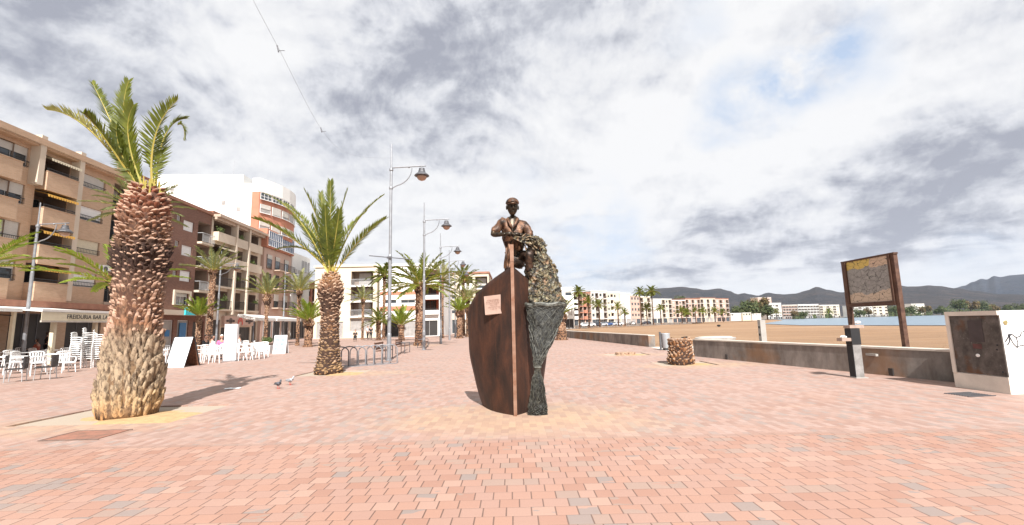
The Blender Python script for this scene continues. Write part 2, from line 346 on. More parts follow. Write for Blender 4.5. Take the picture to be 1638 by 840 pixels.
M['bootc'] = bootmat('palm_boots_mid', [(0, (.36, .18, .08)), (.06, (.42, .27, .14)), (.3, (.36, .235, .12)), (.45, (.24, .12, .055)), (.66, (.075, .032, .018)), (.78, (.06, .028, .015)), (.86, (.22, .11, .06)), (1, (.4, .2, .07))], 3.65)
M['boots'] = mat('small_palm_boots', (.36, .21, .12), .9, .5, 6, .6, c2=(.15, .07, .04))
M['boottip'] = mat('cut_boot_ends', (.50, .35, .24), .9, .5, 9, .3, c2=(.17, .085, .05), mid=.5)
M['boottipL'] = mat('pale_cut_boot_ends', (.56, .37, .26), .9, .5, 9, .3, c2=(.13, .055, .035))
M['core'] = bootmat('trunk_core', [(0, (.24, .14, .07)), (.34, (.17, .11, .06)), (.43, (.10, .04, .02)), (.7, (.03, .014, .01)), (.8, (.08, .035, .02)), (1, (.11, .035, .018))], 4.55)  # dark core, shade of the gaps between boots put into its colour
M['fibre'] = mat('dark_trunk_fibre', (.07, .035, .02), .95, .5, 12, .5, c2=(.025, .013, .009))  # fibre kept dark, with the shade of the gaps put into its colour
# ------------------------------------------------------------------ ground
PITS = []
def pave():
    t = NT('brick_paving'); sp = t.n('ShaderNodeSeparateXYZ'); t.l(t.obj, sp.inputs[0]); X, Y = sp.outputs[0], sp.outputs[1]
    def bond(u, v, h, k, rnd=.5):
        row = t.m('FLOOR', t.m('DIVIDE', v, h)); fr = t.m('FRACT', t.m('DIVIDE', v, h))
        ww = t.m('ADD', t.m('MULTIPLY', u, k), t.m('MULTIPLY', row, 7.37))
        v1 = t.n('ShaderNodeTexVoronoi'); v1.voronoi_dimensions = '1D'; v1.inputs['Scale'].default_value = 1; v1.inputs['Randomness'].default_value = rnd; t.l(ww, v1.inputs['W'])
        v2 = t.n('ShaderNodeTexVoronoi'); v2.voronoi_dimensions = '1D'; v2.feature = 'DISTANCE_TO_EDGE'; v2.inputs['Scale'].default_value = 1; v2.inputs['Randomness'].default_value = rnd; t.l(ww, v2.inputs['W'])
        ms = t.n('ShaderNodeSeparateColor'); t.l(v1.outputs['Color'], ms.inputs[0])
        e = t.m('LESS_THAN', v2.outputs['Distance'], t.m('ADD', .004*k, t.m('MULTIPLY', t.noise(2.3, 4, .7), .022)))
        e2 = t.m('LESS_THAN', t.m('MINIMUM', fr, t.m('SUBTRACT', 1, fr)), .016)
        j = t.m('MAXIMUM', e, t.m('MULTIPLY', e2, .6)); soft = t.m('MINIMUM', t.mr(v2.outputs['Distance'], 0, .1), t.mr(t.m('MINIMUM', fr, t.m('SUBTRACT', 1, fr)), 0, .08))
        return ms.outputs[0], ms.outputs[1], j, soft
    r1, q1, j1, s1 = bond(X, Y, .185, 5.2); r2, q2, j2, s2 = bond(Y, X, .11, 4.6, .2)
    big = t.noise(.55, 5, .65, t.scale(t.obj, (.55, 1.3, 1))); big2 = t.noise(.2, 4, .6); fine = t.noise(60, 3)
    # front field
    g = t.m('GREATER_THAN', t.m('ADD', r1, t.m('MULTIPLY', t.m('SUBTRACT', big, .5), 2.6)), .84)
    c1 = t.ramp(q1, [(0, (.30, .158, .112)), (.35, (.355, .198, .142)), (.7, (.33, .195, .15)), (1, (.38, .235, .178))])
    gr = t.mix(q1, (.27, .205, .17), (.33, .225, .175)); c1 = t.mix(t.m('MULTIPLY', g, .8), c1, gr); g3 = t.m('MULTIPLY', g, t.m('GREATER_THAN', q1, .75)); c1 = t.mix(t.m('MULTIPLY', g3, .7), c1, (.20, .18, .17))
    c1 = t.mix(t.m('MULTIPLY', j1, .9), c1, (.09, .05, .035))
    # back field
    g2 = t.m('GREATER_THAN', t.m('ADD', r2, t.m('MULTIPLY', t.m('SUBTRACT', big, .5), 1.6)), .84)
    c2 = t.ramp(q2, [(0, (.28, .168, .13)), (.5, (.35, .22, .172)), (1, (.38, .262, .22))]); c2 = t.mix(t.m('MULTIPLY', g2, .7), c2, (.27, .225, .20)); c2 = t.mix(t.m('MULTIPLY', j2, .55), c2, (.16, .10, .08))
    back = t.mr(t.m('ADD', t.m('ADD', Y, t.m('MULTIPLY', X, .01)), t.m('MULTIPLY', t.m('SUBTRACT', big, .5), .25)), 6.6, 6.72)
    band = t.m('LESS_THAN', t.m('ABSOLUTE', t.m('SUBTRACT', t.m('ADD', Y, t.m('MULTIPLY', X, .01)), 6.62)), .05)
    pt_ = t.noise(1.1, 6, .7, t.scale(t.obj, (.5, 1.4, 1))); c2 = t.mix(t.mr(pt_, .45, .7, 0, .45), c2, (.30, .235, .205)); c2 = t.mix(t.mr(pt_, .3, .42, .3, 0), c2, (.44, .31, .22))
    cc = t.mix(back, c1, c2); cc = t.mix(t.m('MULTIPLY', band, .35), cc, (.24, .18, .15))
    cc = t.mix(t.mr(big2, .4, .7, 0, .25), cc, (.45, .31, .26))
    # sand spilled near the boat and the palm pits
    for (x, y, rx, ry, a) in [(0, 8.2, 2.6, 1.5, .62), (-7.7, 8.4, 2.2, 1.1, .5), (-5.2, 16.3, 2, 1, .5), (6.6, 16.6, 2.6, 1.3, .6), (5.6, 22.4, 2.2, 1.2, .5), (-7.6, 38, 2, 2, .5), (1.2, 7.3, 1.6, .9, .2)]:
        dx = t.m('DIVIDE', t.m('SUBTRACT', X, x), rx); dy = t.m('DIVIDE', t.m('SUBTRACT', Y, y), ry)
        dd = t.m('ADD', t.m('MULTIPLY', dx, dx), t.m('MULTIPLY', dy, dy)); k = t.mr(t.m('ADD', dd, t.m('MULTIPLY', t.m('SUBTRACT', t.noise(1.6, 6, .7), .5), 2.2)), .15, 1.15, a, 0)
        cc = t.mix(t.m('MULTIPLY', k, t.m('ADD', .35, t.m('MULTIPLY', q2, .65))), cc, (.45, .31, .18))
    # dark stains
    st = t.noise(1.3, 7, .7); cc = t.mix(t.mr(st, .6, .78, 0, .3), cc, (.25, .2, .17)); cc = t.mix(t.mr(fine, .35, .7, 0, .2), cc, (.22, .15, .12))
    hgt = t.m('MULTIPLY', t.m('ADD', t.m('MULTIPLY', s1, t.m('SUBTRACT', 1, back)), t.m('MULTIPLY', s2, back)), 1)
    t.bump(t.m('ADD', hgt, t.m('MULTIPLY', fine, .3)), .35, .006)
    return t.done(cc, .8)
M['pave'] = pave()
M['sand'] = None
t = NT('beach_sand'); a = t.noise(.05, 6, .6, t.scale(t.obj, (.3, 1, 1))); b = t.noise(.7, 5, .65)
cc = t.ramp(a, [(.3, (.25, .145, .075)), (.5, (.31, .185, .10)), (.62, (.34, .21, .12)), (.7, (.43, .32, .21))]); cc = t.mix(t.mr(b, .5, .7, 0, .35), cc, (.19, .115, .065)); st_ = t.noise(1.0, 6, .7, t.scale(t.obj, (.04, .55, 1))); cc = t.mix(t.mr(st_, .52, .62, 0, .5), cc, (.20, .12, .065)); cc = t.mix(t.mr(st_, .3, .42, .5, 0), cc, (.46, .36, .25)); t.bump(t.noise(3, 6, .7), 1, .25); M['sand'] = t.done(cc, .95)
t = NT('sea_water'); a = t.noise(.6, 5, .6, t.scale(t.obj, (.35, 1, 1))); cc = t.mix(t.mr(a, .4, .7), (.13, .19, .24), (.20, .27, .32)); t.bump(a, .25, .15); M['sea'] = t.done(cc, .28)
t = NT('town_ground'); a = t.noise(.02, 5); cc = t.mix(a, (.40, .33, .26), (.30, .25, .19)); M['land'] = t.done(cc, .95)
t = NT('asphalt_road'); a = t.noise(20, 4); cc = t.mix(a, (.06, .06, .06), (.12, .115, .11)); M['asphalt'] = t.done(cc, .9)

EDGE = [(14.9, -8.), (10.83, 9.2), (10.34, 10.97), (7.91, 20.43), (8.3, 28.45), (5.98, 47.3), (5.2, 62), (7, 90), (12, 130), (20, 165), (36, 196), (62, 222), (100, 262), (135, 330), (165, 420), (230, 560)]
def pits_box(cx, cy, hx, hy): PITS.append((cx-hx, cx+hx, cy-hy, cy+hy))
PL, PC, PS, PS2 = (-7.66, 9.3), (-6.68, 16.7), (6.18, 17.2), (5.45, 22.7)
pits_box(-7.6, 9.3, 1.45, .95); pits_box(-6.45, 16.75, 1.1, 1.0); pits_box(6.25, 17.3, 1.0, .9); pits_box(5.45, 22.7, 1.0, .9)
def edge_x(y):
    for (x0, y0), (x1, y1) in zip(EDGE, EDGE[1:]):
        if y0 <= y <= y1: return x0+(x1-x0)*(y-y0)/(y1-y0)
    return EDGE[-1][0]
mb = MB(); ys = sorted(set([p[1] for p in EDGE if p[1] <= 230]+[v for q in PITS for v in q[2:]]))
for y0, y1 in zip(ys, ys[1:]):
    cuts = [q for q in PITS if q[2] <= y0+1e-6 and q[3] >= y1-1e-6]; x0a = x0b = -34.6
    for q in sorted(cuts):
        mb.quad((x0a, y0, 0), (q[0], y0, 0), (q[0], y1, 0), (x0b, y1, 0)); x0a = x0b = q[1]
    mb.quad((x0a, y0, 0), (edge_x(y0), y0, 0), (edge_x(y1), y1, 0), (x0b, y1, 0))
for q in PITS:
    a, b, c, d = (q[0], q[2]), (q[1], q[2]), (q[1], q[3]), (q[0], q[3])
    for p, r in ((a, b), (b, c), (c, d), (d, a)): mb.quad((*p, 0), (*r, 0), (*r, -.12), (*p, -.12))
tag(mb.build('promenade_paving', M['pave']), kind='structure')
pit_mb = MB()
for q in PITS:
    n = 14
    vs = []; fs = []
    for j in range(n+1):
        for i in range(n+1):
            x = q[0]+(q[1]-q[0])*i/n; y = q[2]+(q[3]-q[2])*j/n
            fr_ = max(abs(i/n-.5), abs(j/n-.5))*2
            vs.append((x, y, -.004-.075*(fr_**1.5 if (i/n < .45 or j/n > .6) else fr_**6*.5)+.02*noise.noise(Vector((x*3, y*3, 0)))*(1-fr_)))
    fs = [(j*(n+1)+i, j*(n+1)+i+1, (j+1)*(n+1)+i+1, (j+1)*(n+1)+i) for j in range(n) for i in range(n)]
    pit_mb.add(vs, fs)
tag(pit_mb.build('tree_pit_soil', M['soil']), kind='structure')
# land, sand, sea: level sheets
mb = MB(); far = [(-9000, -400), (-34.6, -400), (14.9, -400)]
mb.add([(-9000, -400, -.03), (14.9, -400, -.03)]+[(x, y, -.03) for x, y in EDGE[:1]]+[(x, y, -.03) for x, y in EDGE]+[(300, 640, -.03), (520, 700, -.03), (1200, 1100, -.03), (3600, 2300, -.03), (9000, 5200, -.03), (9000, 14000, -.03), (-9000, 14000, -.03)], [tuple(range(3+len(EDGE)+7))])
tag(mb.build('ground', M['land']), kind='structure')
mb = MB()                                            # sand with soft ridges
nx, ny = 90, 90; vs = []
for j in range(ny+1):
    v = j/ny; y = -8+v**2*720
    for i in range(nx+1):
        u = i/nx; x = (edge_x(min(y, 560)) if y < 560 else 230)-1+u**1.6*(30+y*1.0+80)
        z = -.8+.05*noise.noise(Vector((x*.15, y*.1, 1)))+.03*noise.noise(Vector((x*.9, y*.5, 3)))
        if 60 < y < 75: z += .15*math.sin((y-60)/15*PI)
        vs.append((x, y, z))
mb.add(vs, [(j*(nx+1)+i, j*(nx+1)+i+1, (j+1)*(nx+1)+i+1, (j+1)*(nx+1)+i) for j in range(ny) for i in range(nx)])
tag(mb.build('beach_sand', M['sand'], smooth=True), kind='structure')
mb = MB(); SH = [(95, 60), (86, 98), (82, 131), (98, 180), (134, 240), (192, 330), (246, 420), (318, 560), (350, 645), (520, 690), (1200, 1080), (3600, 2280), (9000, 5150)]
mb.add([(120, -400, -.68)]+[(x, y, -.68) for x, y in SH]+[(12000, 5150, -.68), (12000, -400, -.68)], [tuple(range(len(SH)+3))])
tag(mb.build('sea', M['sea']), kind='structure')
# ------------------------------------------------------------------ hills
def ridge(name, prof, R0, R1, m, seed, rough):
    az = []
    for px, py in prof:
        d = ray(px, py); az.append((d.x/d.y, (d.z)/math.hypot(d.x, d.y)))
    n = 150; nr = 16; vs = []
    a0, a1 = az[0][0], az[-1][0]
    for i in range(n+1):
        a = a0+(a1-a0)*i/n
        for (p, e0), (q, e1) in zip(az, az[1:]):
            if p <= a <= q+1e-9: k = (a-p)/(q-p); k = k*k*(3-2*k); el_ = e0+(e1-e0)*k; break
        for j in range(nr+1):
            v = j/nr; R = R0+(R1-R0)*v; dx, dy = a/math.hypot(a, 1), 1/math.hypot(a, 1)
            x, y = dx*R, dy*R
            ht = CAMH+el_*R*(1 if v < .75 else .98)
            pr = math.sin(min(1, v/.7)*PI/2)**1.3 if v < .7 else 1-(v-.7)*1.2
            nz = noise.fractal(Vector((x*.0022*rough, y*.0022*rough, seed)), 1., 2., 5)
            z = ht*pr*(1+.10*nz*(1 if v < .6 else .35))
            vs.append((x, y, max(-.5, z) if v > 0 else -3))
    mb = MB(); mb.add(vs, [(i*(nr+1)+j, (i+1)*(nr+1)+j, (i+1)*(nr+1)+j+1, i*(nr+1)+j+1) for i in range(n) for j in range(nr)])
    tag(mb.build(name, m, smooth=True), kind='structure')
def hillmat(name, c1, c2, c3):
    t = NT(name); a = t.noise(.004, 8, .65); b = t.noise(.02, 6, .7); cc = t.mix(t.mr(a, .4, .6), c1, c2); cc = t.mix(t.mr(b, .52, .62, 0, .6), cc, c3); t.bump(b, 1, 30); return t.done(cc, .95)
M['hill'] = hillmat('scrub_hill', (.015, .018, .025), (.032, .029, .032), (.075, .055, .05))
M['hillfar'] = hillmat('far_hill', (.016, .026, .045), (.03, .038, .055), (.05, .05, .055))  # bluer than the near slopes, distance haze put into the colour
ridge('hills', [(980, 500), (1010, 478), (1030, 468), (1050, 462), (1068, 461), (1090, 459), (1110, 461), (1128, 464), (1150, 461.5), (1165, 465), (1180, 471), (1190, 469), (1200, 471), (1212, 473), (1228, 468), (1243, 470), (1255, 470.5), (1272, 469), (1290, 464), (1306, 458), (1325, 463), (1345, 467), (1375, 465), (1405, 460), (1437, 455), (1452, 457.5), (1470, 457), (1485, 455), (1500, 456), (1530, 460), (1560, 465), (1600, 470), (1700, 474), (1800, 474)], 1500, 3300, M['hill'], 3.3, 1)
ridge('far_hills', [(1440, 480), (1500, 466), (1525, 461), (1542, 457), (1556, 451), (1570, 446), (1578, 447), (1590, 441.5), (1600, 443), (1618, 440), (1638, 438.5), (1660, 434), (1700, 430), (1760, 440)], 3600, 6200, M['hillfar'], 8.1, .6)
# ------------------------------------------------------------------ beach wall
def wallseg(pts, h, th, name, label, zb=-.9, cap=True):
    mb = MB(); cp = MB(); n = len(pts)
    L = []; 
    for i, p in enumerate(pts):
        d = Vector(pts[min(i+1, n-1)])-Vector(pts[max(i-1, 0)]); d.normalize(); L.append(Vector((d.y, -d.x)))
    vs = []
    for p, nn in zip(pts, L):
        q = (p[0]+nn.x*th, p[1]+nn.y*th); vs += [(p[0], p[1], zb), (p[0], p[1], h-.05), (q[0], q[1], h-.05), (q[0], q[1], zb)]
    fs = []
    for i in range(n-1):
        a = i*4; b = a+4; fs += [(a, a+1, b+1, b), (a+1, a+2, b+2, b+1), (a+2, a+3, b+3, b+2)]
    fs += [(0, 3, 2, 1), tuple((n-1)*4+k for k in range(4))]
    mb.add(vs, fs)
    vs = []
    for p, nn in zip(pts, L):
        p0 = (p[0]-nn.x*.02, p[1]-nn.y*.02); q = (p[0]+nn.x*(th+.02), p[1]+nn.y*(th+.02)); vs += [(*p0, h-.05), (*p0, h), (*q, h), (*q, h-.05)]
    cp.add(vs, [(f[0], f[1], f[2], f[3]) for f in fs]+[(i*4, (i+1)*4, (i+1)*4+3, i*4+3) for i in range(n-1)])
    t = thing(name, label, 'wall', (pts[0][0], pts[0][1], 0)); off = Vector((-pts[0][0], -pts[0][1], 0))
    for o in (mb.build('wall_body', M['wall'], t), cp.build('coping', M['wallcap'], t)): o.location = off
    return t
def lerp_pts(a, b, n): return [(a[0]+(b[0]-a[0])*i/n, a[1]+(b[1]-a[1])*i/n) for i in range(n+1)]
t_ = wallseg(lerp_pts((14.9, -8), (10.83, 9.2), 3)+lerp_pts((10.34, 10.97), (7.91, 20.43), 5)[0:], .75, .42, 'beach_wall', 'low stained concrete wall with pale coping running along the beach from the metal cabinet to the gap')
hol = MB()
for px, py in ((1438, 598), (1209, 573)):
    g = G(px, py-3, .1); e = Vector((10.34-7.91, 10.97-20.43)).normalized()
    x = edge_x(g.y); hol.box(x-.012, x+.05, g.y-.09, g.y+.09, .02, .2, rz=0)
o = hol.build('drain_hole', M['dark'], t_); o.location = (-14.9, 8, 0)
lf = MB(); g = at(1338, 571, 12.8); lf.box(edge_x(12.8)-.05, edge_x(12.8)+.02, 12.62, 12.98, .5, .56)
o = lf.build('wall_bracket', M['concrete'], t_); o.location = (-14.9, 8, 0)
wallseg(lerp_pts((8.3, 28.45), (5.98, 47.3), 4)+[(5.2, 62), (7, 90)], .72, .42, 'beach_wall', 'low dark concrete wall with pale coping farther along the beach beyond the gap')
wallseg([(7.4, 92), (12, 130), (20, 165), (36, 196), (62, 222), (100, 262), (135, 330), (165, 420)], .35, .5, 'beach_wall', 'far pale seawall curving below the row of seafront blocks').children[0].data.materials[0] = M['dirtwhite']
# ramp slab in the gap
mb = MB(); mb.add([(7.95, 20.75, .006), (8.3, 28.2, .006), (11.3, 28.6, .0), (11.0, 20.4, .0), (8, 20.75, -.9), (8.3, 28.2, -.9), (11.3, 28.6, -.9), (11.0, 20.4, -.9)], [(0, 3, 2, 1), (0, 1, 5, 4), (1, 2, 6, 5), (2, 3, 7, 6), (3, 0, 4, 7)])
tag(mb.build('beach_path', M['dirtwhite']), kind='structure')
# ------------------------------------------------------------------ buildings
WCACHE = {}
def win_parts(root, x0, x1, z0, z1, y, style, fm, gm, sm, frac, name='window'):
    w_, h_ = x1-x0, z1-z0; key = (round(w_, 2), round(h_, 2), style, fm, gm, sm, round(frac, 1))
    if key not in WCACHE:
        f = MB(); b = .05
        f.box(0, w_, 0, .06, 0, b); f.box(0, w_, 0, .06, h_-b, h_); f.box(0, b, 0, .06, b, h_-b); f.box(w_-b, w_, 0, .06, b, h_-b)
        nm = max(1, int(w_/.9)) if style != 'grid' else max(2, int(w_/.55))
        for k in range(1, nm): f.box(w_*k/nm-.025, w_*k/nm+.025, .003, .057, b, h_-b)
        if style == 'grid': f.box(b, w_-b, .006, .054, h_*.45, h_*.45+.05)
        f.box(-.04, w_+.04, -.09, .0, -.06, -.002)
        me = bpy.data.meshes.new('window'); me.from_pydata(f.v, [], f.f); me.materials.append(M[fm])
        g = MB(); g.box(b, w_-b, .025, .04, b, h_-b); gme = bpy.data.meshes.new('pane'); gme.from_pydata(g.v, [], g.f); gme.materials.append(M[gm])
        sme = None
        if frac > 0:
            s = MB(); n = max(3, int(h_*frac/.09)); hh = h_*frac/n
            for k in range(n): s.box(.03, w_-.03, -.035+(k % 2)*.004, -.012, h_-hh*(k+1)+.006, h_-hh*k)
            sme = bpy.data.meshes.new('shutter'); sme.from_pydata(s.v, [], s.f); sme.materials.append(M[sm])
        WCACHE[key] = (me, gme, sme)
    me, gme, sme = WCACHE[key]
    o = link(name, me, root, (x0, y, z0)); link('pane', gme, o)
    if sme: link('shutter', sme, o)
    return o
def rail_mb(mb, x0, x1, y, z0, h, step=.12, bar=.012):
    mb.box(x0, x1, y-.02, y+.02, z0+h-.04, z0+h); mb.box(x0, x1, y-.015, y+.015, z0+.06, z0+.09)
    n = max(2, int((x1-x0)/step))
    for k in range(n+1): x = x0+.01+(x1-x0-.02)*k/n; mb.box(x-bar/2, x+bar/2, y-bar/2, y+bar/2, z0+.09, z0+h-.04)
def building(name, label, P, ang, L, H, dep, ops, wm_, coping='tile', parapet=.35, cat='building', group=None, zb=-.02, inner='interior'):
    """ops: (x0, x1, z0, z1, kind, opts)  front wall lies on local y=0, inside is +y"""
    t = thing(name, label, cat, (P[0], P[1], 0), ang, group)
    xs = sorted(set([0, L]+[v for o in ops for v in o[:2]])); zs = sorted(set([zb, H]+[v for o in ops for v in o[2:4]]))
    wl = MB()
    for xa, xb in zip(xs, xs[1:]):
        for za, zb_ in zip(zs, zs[1:]):
            cx, cz = (xa+xb)/2, (za+zb_)/2
            if not any(o[0] < cx < o[1] and o[2] < cz < o[3] for o in ops): wl.quad((xa, 0, za), (xb, 0, za), (xb, 0, zb_), (xa, 0, zb_))
    wl.quad((0, dep, zb), (0, 0, zb), (0, 0, H), (0, dep, H)); wl.quad((L, 0, zb), (L, dep, zb), (L, dep, H), (L, 0, H)); wl.quad((L, dep, zb), (0, dep, zb), (0, dep, H), (L, dep, H))
    for o in ops:
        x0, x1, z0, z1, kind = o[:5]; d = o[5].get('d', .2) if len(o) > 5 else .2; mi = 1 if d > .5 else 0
        wl.quad((x0, 0, z0), (x0, d, z0), (x0, d, z1), (x0, 0, z1), mi); wl.quad((x1, d, z0), (x1, 0, z0), (x1, 0, z1), (x1, d, z1), mi)
        wl.quad((x0, 0, z0), (x1, 0, z0), (x1, d, z0), (x0, d, z0), mi); wl.quad((x0, d, z1), (x1, d, z1), (x1, 0, z1), (x0, 0, z1), mi)
        wl.quad((x0, d, z0), (x1, d, z0), (x1, d, z1), (x0, d, z1), mi)
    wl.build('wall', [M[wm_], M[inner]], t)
    rf = MB(); rf.quad((0, 0, H), (L, 0, H), (L, dep, H), (0, dep, H)); e = .18
    for a in ((-e, L+e, -e, .12), (-e, L+e, dep-.12, dep+e), (-e, .12, .12, dep-.12), (L-.12, L+e, .12, dep-.12)): rf.box(*a, H+.004, H+parapet)
    rf.build('roof', M[coping], t)
    for o in ops:
        x0, x1, z0, z1, kind = o[:5]; q = o[5] if len(o) > 5 else {}; d = q.get('d', .2)
        fm, gm, sm = q.get('f', 'alu'), q.get('g', 'glass'), q.get('s', 'shutter')
        if kind == 'w':
            wo = win_parts(t, x0+.01, x1-.01, z0+.01, z1-.01, min(d, .2)-.07 if d <= .5 else d-.08, q.get('st', ''), fm, gm, sm, q.get('fr', random.choice((0, .3, .5, .9, 1))))
            if q.get('rail'):
                m_ = MB(); rail_mb(m_, x0, x1, -.06, z0, q['rail'], .13); m_.build('railing', M['rail'], wo, loc=(-x0-.01, -(min(d, .2)-.07), -z0-.01))
        elif kind in 'br':
            dw = min(x1-x0-.6, 1.9); xc = (x0+x1)/2+q.get('dx', 0)
            win_parts(t, xc-dw/2, xc+dw/2, z0+.02, z0+2.02 if z1-z0 > 2.1 else z1-.06, d-.08, '', fm, gm, sm, q.get('fr', random.choice((0, .2, .4, .7))), 'balcony_door')
            pj = q.get('p', .0); b = MB()
            b.box(x0-q.get('e', 0), x1+q.get('e', 0), -pj-.003, -.003, z0-.22, z0-.002) if pj > 0 else None
            if kind == 'b':
                h = q.get('h', .95); b.box(x0-q.get('e', 0), x1+q.get('e', 0), -pj-.1, -pj-.004, z0-.3, z0+h)
                if pj > .3:
                    for xx in (x0-q.get('e', 0), x1+q.get('e', 0)-.1): b.box(xx, xx+.1, -pj-.003, -.004, z0, z0+h)
                if q.get('cap'): b.box(x0-q.get('e', 0)-.03, x1+q.get('e', 0)+.03, -pj-.14, -pj+.02, z0+h+.003, z0+h+.05)
                b.build('balcony', M[q.get('bm', 'slab')], t)
                if q.get('tr'): m_ = MB(); rail_mb(m_, x0, x1, -pj-.05, z0+h+.05, .22, .5); m_.build('railing', M['rail'], t)
            else:
                bo = b.build('balcony', M[q.get('bm', 'slab')], t) if b.f else None
                if not bo: b.box(x0, x1, -.05, -.003, z0-.2, z0+.02); bo = b.build('balcony', M[q.get('bm', 'slab')], t)
                m_ = MB(); rail_mb(m_, x0-q.get('e', 0), x1+q.get('e', 0), -pj-.03 if pj else .03, z0, .95, q.get('rs', .12), .016)
                if pj > .3:
                    for xx in (x0-q.get('e', 0), x1+q.get('e', 0)): m_.box(xx-.02, xx+.02, -pj, -.01, z0+.9, z0+.94)
                m_.build('railing', M[q.get('rm', 'rail')], bo)
            if q.get('awn'):
                a = MB(); n = 12
                for k in range(n):
                    xa, xb = x0+(x1-x0)*k/n, x0+(x1-x0)*(k+1)/n
                    a.quad((xa, .25, z1-.1), (xb, .25, z1-.1), (xb, -pj-.25, z1-.38), (xa, -pj-.25, z1-.38)); a.quad((xa, -pj-.25, z1-.38), (xb, -pj-.25, z1-.38), (xb-.03, -pj-.26, z1-.56), (xa+.03, -pj-.26, z1-.56))
                a.build('awning', M[q['awn']], t)
        elif kind == 'x':
            wo = win_parts(t, x0+.01, x1-.01, z0+.01, z1-.01, .12, '', fm, gm, sm, q.get('fr', 0), 'shop_window')
    return t
FP = Vector((-31.45, 26.65)); FD = Vector((-.0694, .99758)).normalized(); FA = math.atan2(FD.y, FD.x)
def facP(s): q = FP+FD*s; return (q.x, q.y)
def fl(s, off, z): q = FP+FD*s+Vector((FD.y, -FD.x))*off; return Vector((q.x, q.y, z))   # off = towards the promenade
# A: salmon brick block (local x = s + 26)
ops = []; B0 = 26.
for k, z in enumerate((12.45, 9.98, 7.47, 5.0)):
    q = {'fr': (.45, .55, .95, .5)[k], 'rail': .4, 's': 'shutter'}
    for c in (-21, -13.2, -5.6): 
        ops.append((B0+c, B0+c+3.6, z, z+1.3, 'w', q)); ops.append((B0+c+4.2, B0+c+6.6, z-.95, z+1.25, 'b', {'d': 1.5, 'p': .55, 'bm': 'salmonbrick', 'cap': 1}))
    ops.append((B0-1.2, B0+1.98, z, z+1.3, 'w', {'fr': (.4, .55, .95, .4)[k], 'rail': .4}))
    ops.append((B0+2.62, B0+4.98, z-.98, z+1.3, 'b', {'d': 1.6, 'p': .6, 'bm': 'salmonbrick', 'cap': 1, 'tr': 1, 'awn': 'yellowcanvas' if k else 'canvas', 'fr': 0}))
    ops.append((B0+5.78, B0+8.15, z+.05, z+1.08, 'w', {'fr': (1, .8, 1, .9)[k], 'rail': .36, 's': ('shutter', 'shutterwhite', 'canvas', 'shutterwhite')[k]}))
    ops.append((B0+9.0, B0+11.4, z-.98, z+1.2, 'r', {'d': 1.4}))
for c in range(-22, 11, 4): ops.append((B0+c, B0+c+3.0, .1, 3.0, 'x', {'f': 'galvdark', 'g': 'dark'}))
bA = building('apartment_building', 'salmon brick apartment block with recessed balconies and yellow awnings at the left edge', facP(-B0), FA, B0+12.3, 14.1, 13, ops, 'salmonbrick', group='seafront apartment blocks')
mb = MB()                                            # pale pilasters, bay ends and shop canopy
for c in (2.25, 5.25): mb.box(B0+c-.2, B0+c+.2, -.62, -.004, 3.9 if c > 3 else 11.4, 14.75)
mb.build('pilaster', M['slablight'], bA)
for k, z in enumerate((11.48, 9.0, 6.5, 4.03)): pass
mb = MB(); mb.box(.5, B0+12.2, -1.1, -.006, 3.35, 3.75); mb.build('canopy', M['tile'], bA)
mb = MB(); mb.box(.5, B0+12.2, -.5, -.008, 13.98, 14.09); mb.box(.5, B0+12.2, -.7, -.005, 14.1, 14.5); mb.build('cornice', M['salmonbrick'], bA)
# B: brown brick block  s 12.4..22.5
ops = []
for k, z in enumerate((11.64, 9.1, 6.55)):
    W = {'fr': (1, .95, 1)[k], 's': 'shutterwhite', 'f': 'shutterwhite'}
    ops += [(2.2, 3.5, z, z+1.02, 'w', W), (4.35, 4.95, z+.75 if k < 2 else z+.3, z+1.3 if k < 2 else z+.9, 'w', {'fr': 0, 'f': 'shutterwhite', 'g': 'blind'}), (5.4, 7.05, z, z+1.05, 'w', W)]
    ops.append((7.75, 9.9, z-.75, z+1.45, 'r', {'d': 1.3, 'p': .5, 'bm': 'slablight', 'rm': 'pale_rail'}))
ops += [(1.2, 2.6, 4.3, 5.2, 'w', {'fr': 0}), (4.9, 6.9, 4.2, 5.35, 'w', {'fr': .3, 'f': 'shutterwhite'}), (7.75, 9.9, 3.75, 5.7, 'r', {'d': 1.3, 'p': .5, 'bm': 'slablight'})]
ops += [(.5, 3.0, .05, 2.9, 'x', {'g': 'interior', 'f': 'tile'}), (3.5, 5.0, .05, 2.7, 'x', {'f': 'signwhite', 'g': 'blind'}), (5.6, 7.3, .05, 2.7, 'x', {'f': 'signwhite', 'g': 'blind'}), (8, 9.8, .05, 2.6, 'x', {'f': 'woodbrown', 'g': 'dark'})]
bB = building('apartment_building', 'dark brown brick apartment block with white roller shutters beside the salmon block', facP(12.4), FA, 10.1, 14.2, 13, ops, 'brownbrick', parapet=.3, group='seafront apartment blocks')
mb = MB(); mb.box(0, 10.1, -1.0, -.005, 3.15, 3.6); mb.build('canopy', M['slablight'], bB)
mb = MB(); mb.box(4.6, 7.2, -.16, -.004, 5.35, 5.6); mb.box(4.6, 4.85, -.16, -.004, 4.15, 5.347); mb.box(6.95, 7.2, -.16, -.004, 4.15, 5.347); mb.build('window_surround', M['slablight'], bB)
mb = MB(); mb.box(4.9, 7.4, -1.12, -1.003, 2.96+.2, 3.9); sgn = mb.build('shop_sign', M['cyan'], bB); mb = MB(); mb.box(5.3, 6.6, -1.13, -1.122, 3.5, 3.56); mb.build('sign_stripe', M['white'], sgn)
for (a, b_, z0, z1, m_) in ((3.95, 4.6, 1.15, 1.75, 'blue'), (6.0, 7.0, .5, 2.45, 'blue')):
    mb = MB(); mb.box(a, b_, .02, .05, z0, z1); mb.build('poster', M[m_], bB)
